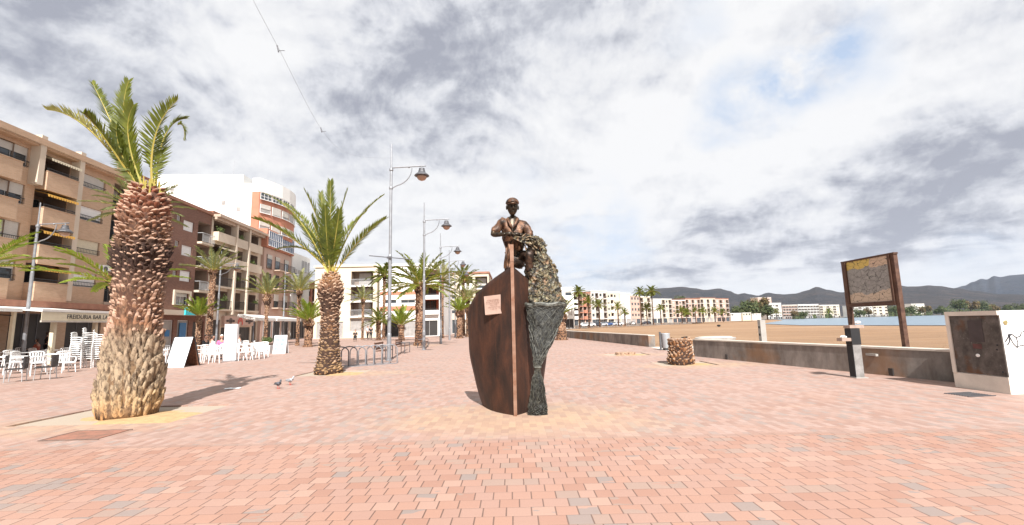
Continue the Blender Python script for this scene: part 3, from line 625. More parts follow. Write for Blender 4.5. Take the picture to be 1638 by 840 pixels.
# rooftop hut with chimney on the brown block
def hut(root, x0, x1, y0, y1, z0, z1, m='white'):
    mb = MB(); mb.box(x0, x1, y0, y1, z0, z1); h = mb.build('stair_hut', M[m], root)
    mb = MB(); mb.box(x0-.15, x1+.15, y0-.15, y1+.15, z1+.003, z1+.16); mb.build('roof_slab', M['tile'], h); return h
h_ = hut(bB, .9, 4.6, 2.5, 6.5, 14.2, 16.2)
mb = MB(); mb.box(2.2, 3.1, 3.2, 4.3, 16.363, 17.9); mb.box(2.1, 3.2, 3.1, 4.4, 17.903, 18.1); mb.build('chimney', M['pinkish'], bB)
mb = MB(); mb.tube([(2, 2.9, 16.36), (2, 2.9, 18.4)], .03, 6); mb.tube([(1.7, 2.9, 18.2), (2.3, 2.9, 18.2)], .015, 4); mb.build('aerial', M['galvdark'], bB)
# C: cream block with long balconies  s 22.5..34
ops = []
for k, z in enumerate((11.75, 9.15, 6.55, 4.0)):
    kk = 'b' if k < 2 else 'r'; q = {'d': 1.7, 'p': .5, 'bm': 'slablight', 'h': .75, 'rm': 'rail', 'awn': 'canvas' if k == 1 else None}
    ops += [(.35, 3.9, z, z+2.05, kk, dict(q)), (4.2, 6.8, z, z+2.05, kk, dict(q, awn=None)), (7.3, 10.6, z, z+2.05, kk, dict(q, awn=None))]
ops += [(.4, 2.8, .05, 2.8, 'x', {'g': 'dark', 'f': 'woodbrown'}), (3.0, 9.6, .05, 1.95, 'x', {'g': 'dark', 'f': 'galvdark'}), (10, 11.2, .05, 2.6, 'x', {'f': 'woodlight', 'g': 'dark'})]
bC = building('apartment_building', 'cream apartment block with three tiers of long dark balconies above the ice cream shop', facP(22.52), FA, 11.5, 14.4, 13, ops, 'slablight', coping='tile', group='seafront apartment blocks')
mb = MB(); mb.box(-.05, 11.5, -.9, -.006, 14.1, 14.38); mb.box(-.05, 11.5, -.55, -.3, 13.8, 14.09); mb.build('eaves', M['slab'], bC)
for x in (4.05, 7.05):
    mb = MB(); mb.box(x-.17, x+.17, -.72, -.007, 3.4, 14.09); mb.build('pillar', M['slablight'], bC)
# cafe sign: dash-ring ornament, red arch, ornament
mb = MB(); mb.box(3.0, 9.8, -.35, -.01, 2.1, 3.25); sg = mb.build('shop_sign', M['pinkish'], bC)
mb = MB(); rr = MB()
for c in (4.25, 8.55):
    mb.box(c-.9, c+.9, -.38, -.352, 2.62, 2.72)
    mb.lathe([(.0, 0), (.0, 0)], 3) if False else None
    for r, dd in ((.34, .01), (.2, .02)):
        for k in range(12):
            a0, a1 = k*PI/6, (k+1)*PI/6
            mb.quad((c+r*math.cos(a0), -.39-dd, 2.67+r*math.sin(a0)), (c+r*math.cos(a1), -.39-dd, 2.67+r*math.sin(a1)), (c+(r-.08)*math.cos(a1), -.39-dd, 2.67+(r-.08)*math.sin(a1)), (c+(r-.08)*math.cos(a0), -.39-dd, 2.67+(r-.08)*math.sin(a0)))
    for dx in (-.75, -.55, .55, .75): mb.box(c+dx-.06, c+dx+.06, -.4, -.39, 2.55, 2.8)
for k in range(12):
    a0, a1 = k*PI/12, (k+1)*PI/12
    for r, th in ((.55, .18), (.28, .12)): rr.quad(*[(6.4+q*math.cos(a), -.4, 2.55+q*1.0*math.sin(a)) for q, a in ((r, a0), (r, a1), (r-th, a1), (r-th, a0))])
for x in (5.85, 6.77): rr.box(x, x+.18, -.41, -.39, 2.2, 2.55)
mb.build('sign_lettering', M['ink'], sg); rr.build('sign_emblem', M['red'], sg)
def ac_unit(root, x, y, z):
    mb = MB(); mb.box(x, x+.8, y-.3, y, z, z+.55); o = mb.build('air_conditioner', M['plastic'], root)
    mb = MB(); mb.lathe([(.2, 0), (.2, .01)], 14); g_ = mb.build('fan_grille', M['galvdark'], o, loc=(x+.3, y-.303, z+.27)); g_.rotation_euler = (PI/2, 0, 0)
for x, z in ((B0+8.25, 6.3), (B0-7, 11)): ac_unit(bA, x, -.01, z)
# potted plants on the long balconies of C
random.seed(9)
for x, z in ((.8, 12.5), (5.2, 12.5), (8.2, 9.9), (1.6, 9.9), (4.8, 7.4), (9.5, 4.9), (2.3, 4.9)):
    mb = MB()
    for k in range(90):
        p = Vector((x+random.gauss(0, .28), -.52+random.gauss(0, .1), z+.05+abs(random.gauss(0, .2)))); u = Vector((random.gauss(0, 1), random.gauss(0, 1), random.gauss(0, 1))).normalized()*.09; v = u.cross(Vector((.3, 1, .2))); mb.add((p-u, p-v, p+u, p+v), ((0, 1, 2, 3),))
    mb.build('balcony_plant', M['shrub'], bC)
# E: tall block behind, white flank and curved orange brick front
def tall():
    t = thing('tower_block', 'tall white apartment block with curved orange brick front and blue glass bay', 'building', (*facP(34.3), 0), FA, 'seafront apartment blocks')
    # plan outline of the upper storeys (local x along facade, y inward)
    mb = MB(); mb.box(0, 12, .9, 16, -.02, 21.6); mb.box(-.0, 9, 3, 15, 21.6, 22.9); mb.build('wall', M['white'], t)
    cv = [(-.3, .6), (1.5, -.2), (3.5, -.75), (5.5, -.95), (7.5, -.85), (9.3, -.3), (10.3, .7), (10.6, 1.5)]
    def band(z0, z1, m, nm, off=0):
        b = MB(); vs = [(x, y-off, z) for z in (z0, z1) for x, y in cv]; n = len(cv)
        b.add(vs, [(i, i+1, n+i+1, n+i) for i in range(n-1)]); b.add([(x, y-off, z1) for x, y in cv]+[(10.6, 1.6, z1), (-.3, 1.6, z1)], [tuple(range(n+2))]); b.add([(x, y-off, z0) for x, y in cv]+[(10.6, 1.6, z0), (-.3, 1.6, z0)], [tuple(range(n+2))[::-1]])
        b.quad((-.3, 1.6, z0), (-.3, .6-off, z0), (-.3, .6-off, z1), (-.3, 1.6, z1)); return b.build(nm, M[m], t)
    band(14.6, 20.4, 'orangebrick', 'curved_front'); band(20.4, 22.3, 'white', 'curved_parapet', .12)
    for z in (15.1, 17.5):
        for i in range(0, 6):
            (xa, ya), (xb, yb) = cv[i], cv[i+1]; a = math.atan2(yb-ya, xb-xa); Ls = math.hypot(xb-xa, yb-ya)
            wd = win_parts(t, 0, Ls*.86, 0, 1.2, 0, '', 'shutterwhite', 'glass' if i > 3 else 'blind', 'shutter', (.5, .9, .7, .2, 0, 0)[i])
            wd.location = (xa+math.cos(a)*Ls*.07+math.sin(a)*.1, ya+math.sin(a)*Ls*.07-math.cos(a)*.1, z); wd.rotation_euler = (0, 0, a)
    for i in range(0, 6):
        (xa, ya), (xb, yb) = cv[i], cv[i+1]; a = math.atan2(yb-ya, xb-xa); Ls = math.hypot(xb-xa, yb-ya)
        wd = win_parts(t, 0, Ls*.92, 0, .95, 0, 'grid', 'shutterwhite', 'glass', 'shutter', 0); wd.location = (xa+math.sin(a)*.2, ya+math.sin(a)*Ls*.04-math.cos(a)*.2, 19.35); wd.rotation_euler = (0, 0, a)
    mb = MB(); mb.box(-.4, 8.6, -.75, .895, 12.7, 15.2); mb.build('brick_bay', M['orangebrick'], t).data
    for k in range(2):
        win_parts(t, .0+4.2*k, 4.1+4.2*k, 12.95, 15.0, -.84, 'grid', 'shutterwhite', 'blueglass', 'shutter', 0)
    mb = MB(); mb.box(8.65, 16, -.5, 10, 3.6, 13.4); mb.build('side_wing', M['white'], t)
    for x in (12.4, 13.6, 14.8): win_parts(t, x, x+.9, 10.9, 12.6, -.56, '', 'alu', 'blind', 'shutter', 0)
    # lower street front
    mb = MB(); mb.box(-.25, 8.6, -.4, .89, -.02, 12.65); mb.build('street_front', M['pinkish'], t)
    for k, z in enumerate((9.9, 7.3, 4.6)):
        for x in (.5, 3.0, 6.0):
            if x == 3.0 or True:
                wd = win_parts(t, x, x+1.5, z, z+1.9, -.47, '', 'woodbrown', 'glass', 'shutter', (.3, 0, .5)[k], 'balcony_door')
                if x > 2:
                    b = MB(); b.box(x-.35, x+1.9, -1.3, -.41, z-.16, z-.01); bo = b.build('balcony', M['slab'], t); b = MB(); rail_mb(b, x-.35, x+1.9, -1.28, z, .95, .14, .02); b.build('railing', M['rail'], bo)
    for k, z in enumerate((9.6, 7.0, 4.4)):
        for x in (9.4, 11.2): win_parts(t, x, x+1.1, z, z+1.3, -.56, '', 'alu', 'glass', 'shutter', .5)
    for x in (.4, 3.2, 6, 9, 12): win_parts(t, x, x+2.2, .05, 2.7, -.58 if x > 8 else -.47, '', 'alu', 'dark', 'shutter', 0, 'shop_window')
    mb = MB(); mb.box(8.65, 16, -.49, 8, -.02, 3.59); mb.build('ground_floor', M['slablight'], t)
    # flank details: small windows in the white side wall facing the camera
    for (y, z) in ((5.2, 18.6), (9.8, 18.3), (3.2, 17.7), (7.6, 16.2), (12, 20.5)):
        b = MB(); b.box(-.03, .0, y, y+.5, z, z+.6); b.build('flank_window', M['blind'], t)
    mb = MB(); mb.tube([(3, 6, 22.9), (3, 6, 26)], .03, 5); mb.tube([(6, 9, 22.9), (6, 9, 25.4)], .02, 5); mb.build('aerial', M['galv'], t)
    return t
tall()
# street end: further blocks on the left row
def simple_ops(L, floors, cols, fh=2.75, z0=3.4, kinds='w', ground=True, **kw):
    ops = []; cw = L/cols
    for f in range(floors):
        for c in range(cols):
            k = kinds[c % len(kinds)]; x = c*cw; z = z0+f*fh
            if k == 'w': ops.append((x+cw*.22, x+cw*.78, z+.95, z+2.2, 'w', dict(kw)))
            elif k == 'b': ops.append((x+.25, x+cw-.25, z+.1, z+2.35, 'b', dict({'d': 1.4, 'p': .5, 'bm': 'white'}, **kw)))
            elif k == 'r': ops.append((x+.25, x+cw-.25, z+.1, z+2.35, 'r', dict({'d': 1.4, 'p': .5, 'bm': 'white', 'rs': .3}, **kw)))
    if ground:
        n = max(2, int(L/3.2))
        for c in range(n): ops.append((L*c/n+.3, L*(c+1)/n-.3, .05, 2.6, 'x', {'f': 'alu', 'g': random.choice(('glass', 'blind', 'dark'))}))
    return ops
GB = 'blocks at the far end of the promenade'
def lrow(s0, s1, H, label, floors, cols, kinds, wm_, coping='white', **kw):
    L = s1-s0; return building('apartment_building', label, facP(s0), FA, L, H, 10, simple_ops(L, floors, cols, kinds=kinds, **kw), wm_, coping=coping, group='seafront apartment blocks')
lrow(50.5, 58, 9.6, 'low orange and white house front behind the short bright palm', 2, 3, 'wr', 'orangebrick')
# camera facing blocks closing the promenade
building('apartment_building', 'cream block with four tiers of white balconies right of the middle palm', (-30.5, 70), 0, 9.6, 10.9, 12, [(5.6, 9.0, z, z+2.2, 'r', {'d': 1.5, 'p': .4, 'bm': 'white', 'rm': 'pale_rail', 'g': 'blind'}) for z in (8.0, 5.6, 3.3)]+[(5.6, 9.0, 1.0+.0, 2.9, 'w', {'fr': 0, 'g': 'blind'})]+[(1.2, 2.4, z, z+1.2, 'w', {'fr': .4}) for z in (8.6, 6.1, 3.6)]+[(.5, 4.5, .05, 2.5, 'x', {'g': 'blind'})], 'cream', coping='cream', group=GB)
bD = building('apartment_building', 'white block with blank upper wall, orange bands and dark balconies behind the nearest lamp post', (-20.6, 70.4), 0, 9.6, 10.9, 12, [(5.9, 9.2, z, z+2.0, 'b', {'d': 1.8, 'p': .5, 'bm': 'white', 'h': .35, 'f': 'woodbrown', 'g': 'dark', 'tr': 1}) for z in (8.2, 5.9, 3.6)]+[(.7, 2.6, 5.15, 5.7, 'w', {'fr': 0}), (3.3, 5.5, 5.15, 5.7, 'w', {'fr': .2})]+[(.5, 3, .05, 2.4, 'x', {'g': 'dark'}), (3.4, 6, .05, 2.4, 'x', {'g': 'blind'}), (6.4, 9, .05, 2.4, 'x', {'g': 'dark'})], 'white', coping='white', inner='orangebrick', group=GB)
for z0, z1 in ((6.45, 6.95), (4.0, 4.7)):
    mb = MB(); mb.box(.05, 5.7, -.05, -.004, z0, z1); mb.build('brick_band', M['orangebrick'], bD)
building('apartment_building', 'pale cream block with small balconies behind the second lamp post', (-12.9, 86), 0, 8.4, 11.2, 12, simple_ops(8.4, 3, 3, kinds='wbr', z0=2.8), 'palecream', coping='tile', group=GB)
building('apartment_building', 'low cream house with tiled roof edge just left of the boat sculpture', (-4.8, 98), 0, 9, 10.2, 12, simple_ops(9, 3, 3, kinds='rwr', z0=2.6), 'cream', coping='tile', group=GB)
building('apartment_building', 'white house hidden behind the boat sculpture', (5.0, 128), -.1, 12, 11, 12, simple_ops(12, 3, 4, kinds='rw', z0=2.6), 'white', coping='white', group=GB)
# lit canopy along the street end
# seafront row right of the boat
GR = 'seafront blocks across the beach'
M['far_white'] = mat('weathered_white_render', (.60, .57, .52), .85, .2, .12)
def seab(px0, px1, pyt, Y0, Y1, wm_, label, floors, cols, kinds, coping='white', **kw):
    wm_ = 'far_white' if wm_ == 'white' else wm_
    a = ray(px0, 518); b = ray(px1, 512); P0 = Vector((a.x/a.y*Y0, Y0)); P1 = Vector((b.x/b.y*Y1, Y1)); d = P1-P0
    H = at((px0+px1)/2, pyt, (Y0+Y1)/2).z
    fh = (H-3.2)/floors
    return building('apartment_building', label, P0, math.atan2(d.y, d.x), d.length, H, 12, simple_ops(d.length, floors, cols, fh=fh, z0=2.9, kinds=kinds, **kw), wm_, coping=coping, group=GR)
seab(893, 926, 474, 172, 178, 'palecream', 'pale block with white balconies nearest to the boat sculpture, across the beach', 4, 4, 'rb', bm='white')
seab(927, 946, 469, 184, 188, 'pinkish', 'orange toned block with dark recessed top floor across the beach', 4, 3, 'rb', coping='orangebrick', bm='orangebrick')
seab(947, 972, 466, 196, 200, 'white', 'tall white block with stepped balconies across the beach', 4, 4, 'wr')
seab(973, 993, 468, 206, 210, 'cream', 'yellow cream block with white balconies in its middle, across the beach', 4, 4, 'wbw', bm='white')
seab(994, 1010, 470, 216, 219, 'white', 'plain white block beside the yellow cream one, across the beach', 4, 3, 'w', fr=1, s='shutterwhite')
seab(1011, 1025, 473, 222, 226, 'pinkish', 'pink block with small dark windows across the beach', 4, 3, 'w', fr=0)
seab(1026, 1042, 475, 230, 234, 'palecream', 'pale block half hidden by a tall palm, left of the hills across the beach', 4, 3, 'rw')
seab(1043, 1060, 479, 240, 244, 'white', 'long low white block under the first hill across the beach', 3, 4, 'w', fr=.9, s='shutterwhite')
seab(1061, 1076, 479, 248, 252, 'palecream', 'cream block with dark stairwell openings across the beach', 4, 3, 'rw')
seab(1077, 1098, 481, 258, 262, 'pinkish', 'pinkish block beside the round green trees across the beach', 4, 4, 'wr')
seab(1099, 1122, 478, 270, 276, 'pinkish', 'wide salmon block with terraced top, centre of the far seafront', 4, 5, 'rw', coping='tile')
seab(1123, 1147, 477, 282, 288, 'palecream', 'terraced cream block near the right end of the seafront row', 4, 5, 'rw', coping='tile')
seab(1148, 1168, 478, 294, 300, 'pinkish', 'last salmon block of the seafront row, left of the dark trees', 4, 4, 'wr', coping='tile')
seab(1170, 1186, 502, 330, 332, 'white', 'small white house in front of the dark trees, left one', 1, 3, 'w', ground=False)
seab(1189, 1202, 501, 334, 338, 'cream', 'small cream house in front of the dark trees', 1, 3, 'w', ground=False)
seab(1204, 1218, 503, 340, 344, 'white', 'small white house in front of the dark trees, right one', 1, 3, 'w', ground=False)
seab(1228, 1252, 485, 600, 606, 'white', 'white block right of the dark trees', 4, 5, 'wr')
seab(1216, 1237, 476, 640, 650, 'pinkish', 'dark pinkish tower rising behind the dark trees', 6, 4, 'w')
seab(1254, 1277, 488, 615, 622, 'pinkish', 'pale pink block with rows of balconies across the water', 4, 5, 'r')
seab(1279, 1312, 487, 630, 640, 'white', 'long white block with rows of balconies across the water', 4, 7, 'r')
seab(1314, 1345, 488, 645, 655, 'palecream', 'cream block left of the wooden board across the water', 4, 6, 'rw')
seab(1364, 1398, 489, 665, 680, 'white', 'white block seen below the wooden board across the water', 3, 6, 'rw')
seab(1400, 1422, 488, 685, 695, 'palecream', 'cream block seen below the right end of the wooden board across the water', 3, 5, 'rw')
seab(1462, 1482, 486, 900, 910, 'white', 'low white house among the shore trees far right', 2, 5, 'w', ground=False)
seab(1590, 1610, 484, 1500, 1520, 'white', 'white house at the foot of the far blue hill', 2, 5, 'w', ground=False)
# ------------------------------------------------------------------ palms
def bez(a, b, c, t): return a*(1-t)**2+b*2*t*(1-t)+c*t*t
def frond(mb, P0, P1, P2, nl=34, ll=.5, lw=.03, rr=.022, vup=.35, fwd=.75, tipdroop=.0, start=.12, side=None, sweep=0):
    P0, P1, P2 = Vector(P0), Vector(P1), Vector(P2); ns = 12
    pts = [bez(P0, P1, P2, i/ns) for i in range(ns+1)]
    mb.tube(pts, [rr*(1-.88*(i/ns)) for i in range(ns+1)], 4, 1)
    for s in (-1, 1):
        for i in range(nl):
            t = start+(1-start)*(i+.5*(s > 0)+random.uniform(-.3, .3))/nl; t = min(.995, max(start, t))
            p = bez(P0, P1, P2, t); T = (bez(P0, P1, P2, min(1, t+.02))-bez(P0, P1, P2, t-.02)).normalized()
            sd = Vector(side) if side else T.cross(Vector((0, 0, 1)))
            sd = sd-T*sd.dot(T)
            if sd.length < .05: sd = Vector((1, 0, 0))
            sd.normalize(); n = sd.cross(T).normalized()
            if n.z < 0 and not side: n = -n
            k = min(1, (t-start)/.22+.35)*(1-.62*max(0, (t-.45)/.55)**1.6)*random.uniform(.82, 1.1)
            L = ll*k; f = fwd+.55*t
            d = (sd*s*(1-.25*t)+T*f+n*vup*random.uniform(.5, 1.4)+Vector((random.gauss(0, .06),)*3)).normalized()
            wv = T.cross(d).cross(d) if random.random() < .0 else (T-d*T.dot(d)).normalized()
            m1 = p+d*L*.45; e = p+d*L+Vector((0, 0, -L*(.06+tipdroop*t)))
            mb.add((p-wv*lw*.3, p+wv*lw*.3, m1+wv*lw*.5, e, m1-wv*lw*.5), ((0, 1, 2, 3, 4),), 0)
BU = [(-1, 0), (-.72, .62), (-.28, .95), (.28, 1), (.72, .66), (1, 0)]
def boot(mb, a, r, z, w, h, p, tilt=0, tipm=1, c=(0, 0)):
    """one leaf base: a rounded lobe swelling upward, ending in a cut face"""
    j = random.uniform; ca, sa = math.cos(a), math.sin(a); vs = []
    def P(u, rad, zz): return (c[0]+ca*rad-sa*u, c[1]+sa*rad+ca*u, zz)
    sk = [j(.85, 1.15) for _ in BU]
    for v, wd, pp in ((0, .95, .12), (.45, 1., .55), (.82, .86, .92), (1.0, .66, 1.0)):
        for (u, b_), q in zip(BU, sk): vs.append(P(u*w*.5*wd+tilt*v, r-.035+(p+.035)*pp*(b_*q*.9+.1), z+h*v*(1+.12*b_*(v > .9))-(.18*h*(1-b_) if v > .8 else 0)))
    for (u, b_), q in zip(BU, sk): vs.append(P(u*w*.5*.6+tilt, r-.05+p*.25*b_, z+h*(.98+.1*b_)))
    n = len(BU); fs = [(i*n+k, i*n+k+1, (i+1)*n+k+1, (i+1)*n+k) for i in range(3) for k in range(n-1)]
    mb.add(vs, fs, 0); o = len(mb.v)-len(vs)
    if tipm: mb.m[-(n-1):] = [tipm]*(n-1); mb.f.extend([tuple(o+x for x in (3*n+k, 3*n+k+1, 4*n+k+1, 4*n+k)) for k in range(n-1)]); mb.m.extend([tipm]*(n-1))
def prof_r(prof, z):
    for (z0, r0), (z1, r1) in zip(prof, prof[1:]):
        if z0 <= z <= z1: return r0+(r1-r0)*(z-z0)/(z1-z0)
    return prof[-1][1]
def trunk(prof, rowh, nper, bw, bh, bp, mats_, tipz=0.):
    mb = MB(); H = prof[-1][0]
    mb.lathe([(prof_r(prof, H*i/26)*.91, H*i/26) for i in range(27)], 22, m=2, jit=.03)
    z = 0; i = 0
    while z < H-.05:
        r = prof_r(prof, z); n = max(6, int(nper*r/prof_r(prof, 0)**.5)) if nper > 12 else nper; v = z/H
        for k in range(n):
            a = (k+.5*(i % 2))*2*PI/n+random.uniform(-.07, .07)
            if random.random() < .07: continue
            s = random.uniform(.6, 1.35); v = min(1, max(0, z/H+random.uniform(-.03, .03)+.045*math.sin(a*2+1.3)+.03*math.sin(a*5)))
            boot(mb, a, r*.93, z+random.uniform(-.3, .3)*rowh, bw(v)*s, bh(v)*s, bp(v)*random.uniform(.4, 1.3), random.uniform(-.03, .03)+.25*bw(v)*math.sin(i*.5), 1 if (v > tipz and random.random() < .75) else 0)
        z += rowh*(1+.6*(v < .35)); i += 1
    return mb
# left palm: heavy trunk in three belts
TL = 'thick pruned palm with dark belt, shaggy pale base and few upright fronds, left front'
pl = thing('palm_tree', TL, 'palm', (PL[0], PL[1], -.03), 0, 'palms on the promenade')
profL = [(0, .66), (.25, .70), (.85, .62), (1.6, .545), (2.1, .52), (2.6, .53), (2.95, .58), (3.15, .60), (3.45, .555), (3.8, .57), (4.15, .55), (4.35, .46), (4.62, .30)]
profL = [(a, b*.80) for a, b in profL]
mb = trunk(profL, .068, 34, lambda v: (.115 if v < .36 else .10 if v < .62 else .13)*random.uniform(.75, 1.2), lambda v: random.uniform(.2, .36) if v < .36 else (random.uniform(.07, .15) if v < .62 else random.uniform(.07, .11)), lambda v: random.uniform(.04, .085) if v < .36 else .05 if v < .62 else .075, None, .3)
for k in range(60):                                  # ragged collar fibres
    a = random.uniform(0, 2*PI); z = random.uniform(2.85, 3.3); r = prof_r(profL, z); L = random.uniform(.08, .2)
    boot(mb, a, r, z, .06, L, .07, random.uniform(-.05, .05), 0)
mb.build('trunk', [M['boot'], M['boottipL'], M['core']], pl, smooth=True)
def fr_px(root, pts, Y, base, dy, **kw):             # frond drawn through three surveyed points
    mid, tip = at(*pts[0], Y+dy*.5), at(*pts[1], Y+dy)
    b = Vector(base); mid -= root.location; tip -= root.location; c = (mid-b*.25-tip*.25)*2
    mb = MB(); frond(mb, b, c, tip, **kw); return mb.build('frond', [M[kw_leaf], M['rachis']], root)
kw_leaf = 'leaf'; bz = 4.55
for (m1, tp, dy, x, kw) in [(((148, 212), (76, 176)), None, -.4, -.12, dict(ll=.36, vup=.9, nl=52)), (((182, 205), (147, 131)), None, .3, -.05, dict(ll=.40, vup=.3)),
                            (((200, 210), (206, 129)), None, -.2, .02, dict(ll=.40, vup=.2, side=(1, .2, 0))), (((168, 222), (134, 182)), None, -.7, -.1, dict(ll=.34, vup=.5)),
                            (((247, 222), (284, 160)), None, -.2, .12, dict(ll=.42, vup=.75, fwd=.6)), (((262, 222), (296, 190)), None, .5, .15, dict(ll=.36, vup=.2)),
                            (((206, 225), (214, 168)), None, -.35, 0, dict(ll=.46, vup=.3, side=(1, 0, 0))), 
                            (((196, 250), (186, 200)), None, -.3, -.04, dict(ll=.34, side=(1, 0, .1)))]:
    k = dict(nl=62, lw=.034, rr=.03, fwd=.7); k.update(kw)
    kw_leaf = 'leaf' if m1[1][0] != 76 else 'leafyellow'
    fr_px(pl, m1, PL[1], (x, random.uniform(-.1, .1), bz-.1), dy, **k)
# drooping tip of the right frond
mb = MB(); b0 = at(284, 200, PL[1]+.4)-pl.location; frond(mb, b0, b0+Vector((.17, 0, .1)), b0+Vector((.16, .02, -.35)), nl=22, ll=.16, lw=.022, rr=.01, start=.02); mb.build('frond', [M['leaf'], M['rachis']], pl)
mb = MB()
for k in range(46):
    a = random.uniform(0, 2*PI); r = random.uniform(.05, .26); L = random.uniform(.15, .5)
    mb.tube([(r*math.cos(a), r*math.sin(a), bz-.35), (r*1.15*math.cos(a), r*1.15*math.sin(a), bz-.35+L+.15)], [.035, .012], 4, 1)
mb.build('cut_stalks', [M['leaf'], M['rachis']], pl)
# centre palm
kw_leaf = 'leaf'
pc = thing('palm_tree', 'palm with swollen dark bulb under a wide fountain of arching fronds, beside the bicycle rack', 'palm', (PC[0], PC[1], -.03), 0, 'palms on the promenade')
profC = [(0, .56), (.15, .60), (.3, .50), (.8, .44), (1.5, .38), (2.2, .36), (2.35, .39), (2.6, .51), (2.95, .54), (3.2, .47), (3.5, .26), (3.7, .13)]
profC = [(a, b*(.9 if a < 2.3 else .84)) for a, b in profC]
mb = trunk(profC, .055, 24, lambda v: .15*random.uniform(.7, 1.4), lambda v: random.uniform(.05, .10) if v < .58 else random.uniform(.09, .16), lambda v: random.uniform(.02, .035) if v < .58 else .06, None, .1); mb.build('trunk', [M['bootc'], M['boottip'], M['fibre']], pc, smooth=True)
for (m1, dy, kw) in [(((463, 378), (405, 350)), -.6, dict(vup=.5)), (((478, 352), (424, 310)), .2, dict(vup=.1)), (((512, 362), (487, 304)), -.5, dict(vup=.3)), (((529, 360), (529, 289)), -.6, dict(side=(1, 0, 0), vup=.1)),
                     (((540, 365), (556, 304)), .3, dict(vup=.2)), (((520, 365), (513, 308)), .6, dict(vup=.2)), (((566, 362), (614, 312)), .6, dict(ll=.34, vup=.3)), (((575, 385), (617, 349)), -.6, dict(vup=.2)),
                     (((500, 372), (455, 325)), .8, dict()), (((498, 385), (468, 345)), 1.1, dict()), (((550, 380), (585, 340)), 1.2, dict()), (((523, 385), (520, 330)), -.8, dict(side=(1, 0, .2), vup=.2)), (((536, 385), (543, 335)), -.8, dict(side=(1, .2, 0), vup=.2)),
                     (((490, 400), (440, 400)), .4, dict(ll=.3)), (((512, 390), (498, 345)), -.5, dict())]:
    k = dict(nl=58, ll=.52, lw=.042, rr=.032, fwd=.75); k.update(kw); fr_px(pc, m1, PC[1], (random.uniform(-.1, .1), random.uniform(-.1, .1), 3.6), dy, **k)
# other palms: a few crown and trunk patterns, every palm its own pair
def crown_me(seed, n, L, ll, lw, el0, el1, droop, nl, leaf):
    random.seed(seed); mb = MB()
    for i in range(n):
        a = i*2.39996+random.uniform(-.2, .2); el_ = math.radians(el0+(el1-el0)*((i+.5)/n)**.8+random.uniform(-5, 5)); l = L*random.uniform(.85, 1.1)
        d = Vector((math.cos(a)*math.cos(el_), math.sin(a)*math.cos(el_), math.sin(el_))); h = Vector((math.cos(a), math.sin(a), 0))
        P0 = h*.06; P1 = P0+d*l*.6; P2 = P1+(d*.45+h*.25).normalized()*l*.45+Vector((0, 0, -l*droop*(1-abs(math.sin(el_))*.6)))
        frond(mb, P0, P1, P2, nl=nl, ll=ll, lw=lw, rr=.025, start=.1, tipdroop=.25)
    me = bpy.data.meshes.new('crown'); me.from_pydata(mb.v, [], mb.f); me.materials.append(M[leaf]); me.materials.append(M['rachis']); me.polygons.foreach_set('material_index', mb.m); return me
CR = {'up': crown_me(1, 22, 2.1, .42, .06, 85, 10, .12, 20, 'leafpale'), 'full': crown_me(2, 34, 2.3, .45, .07, 88, -15, .25, 20, 'leaf'), 'green': crown_me(3, 22, 1.9, .45, .07, 88, 20, .1, 20, 'leafgreen'),
      'wash': crown_me(4, 26, 1.5, .5, .12, 85, -35, .3, 12, 'leaf'), 'sparse': crown_me(5, 16, 2.2, .4, .05, 75, 5, .2, 24, 'leafgreen'), 'pale2': crown_me(6, 24, 2.1, .42, .06, 80, -5, .2, 20, 'leafpale')}
TR = {}
def trunk_me(H, r, bulb, fine):
    key = (round(H, 1), r, bulb, fine)
    if key not in TR:
        p = [(0, r*1.5), (.2, r*1.15), (H*.5, r), (H-bulb*2.4, r*.95), (H-bulb*1.3, r+bulb*.55), (H-bulb*.4, r+bulb*.3), (H, r*.5)] if bulb else [(0, r*1.4), (.3, r*1.1), (H*.9, r*.85), (H, r*.9)]
        mb = trunk(p, .13 if fine else .5, 11, lambda v: max(.12, r*.62), lambda v: random.uniform(.14, .24), lambda v: .07 if v > .6 else .035, None, .3)
        me = bpy.data.meshes.new('trunk'); me.from_pydata(mb.v, [], mb.f); me.materials.append(M['boots']); me.materials.append(M['boottip']); me.materials.append(M['fibre']); me.polygons.foreach_set('material_index', mb.m); me.polygons.foreach_set('use_smooth', [True]*len(mb.f)); TR[key] = me
    return TR[key]
def palm(label, xy, H, kind, r=.22, bulb=.25, cs=1., fine=True, group='palms on the promenade', rz=None):
    t = thing('palm_tree', label, 'palm', (xy[0], xy[1], -.02), random.uniform(0, 6) if rz is None else rz, group)
    link('trunk', trunk_me(H, r, bulb, fine), t); c = link('crown', CR[kind], t, (0, 0, H-.05)); c.scale = (cs,)*3; return t
def palm_px(label, x, ycrown, Y, kind, xbase=None, **kw):
    p = at(x, ycrown, Y); return palm(label, (p.x, p.y), max(.5, p.z), kind, **kw)
random.seed(21)
palm_px('palm whose arching fronds stick out left of the thick front trunk', 190, 452, 21, 'sparse', cs=1.35, rz=.4)
palm_px('palm whose pale fronds show right of the thick front trunk', 222, 335, 26, 'pale2', cs=1.15, r=.25)
palm_px('palm whose fronds enter the frame at the far left edge', -30, 425, 19, 'sparse', cs=1.2)
palm_px('pale dusty palm with curved shaggy trunk before the brown brick block', 341, 432, 38, 'up', cs=1.15, bulb=.2)
palm_px('young grey green palm beside the dusty one, before the turquoise shop sign', 319, 505, 38, 'green', cs=.95, bulb=0, r=.2)
palm_px('pale palm with orange bulb and thin trunk before the cream block', 428, 470, 42, 'up', cs=1.15, bulb=.5, r=.14)
palm_px('pale palm with slim brown trunk before the pink street front', 479, 464, 44, 'up', cs=1.15, bulb=.3, r=.14)
palm_px('short bright green palm with stubby trunk left of the middle palm', 494, 512, 40.4, 'green', cs=1.1, bulb=.35, r=.3)
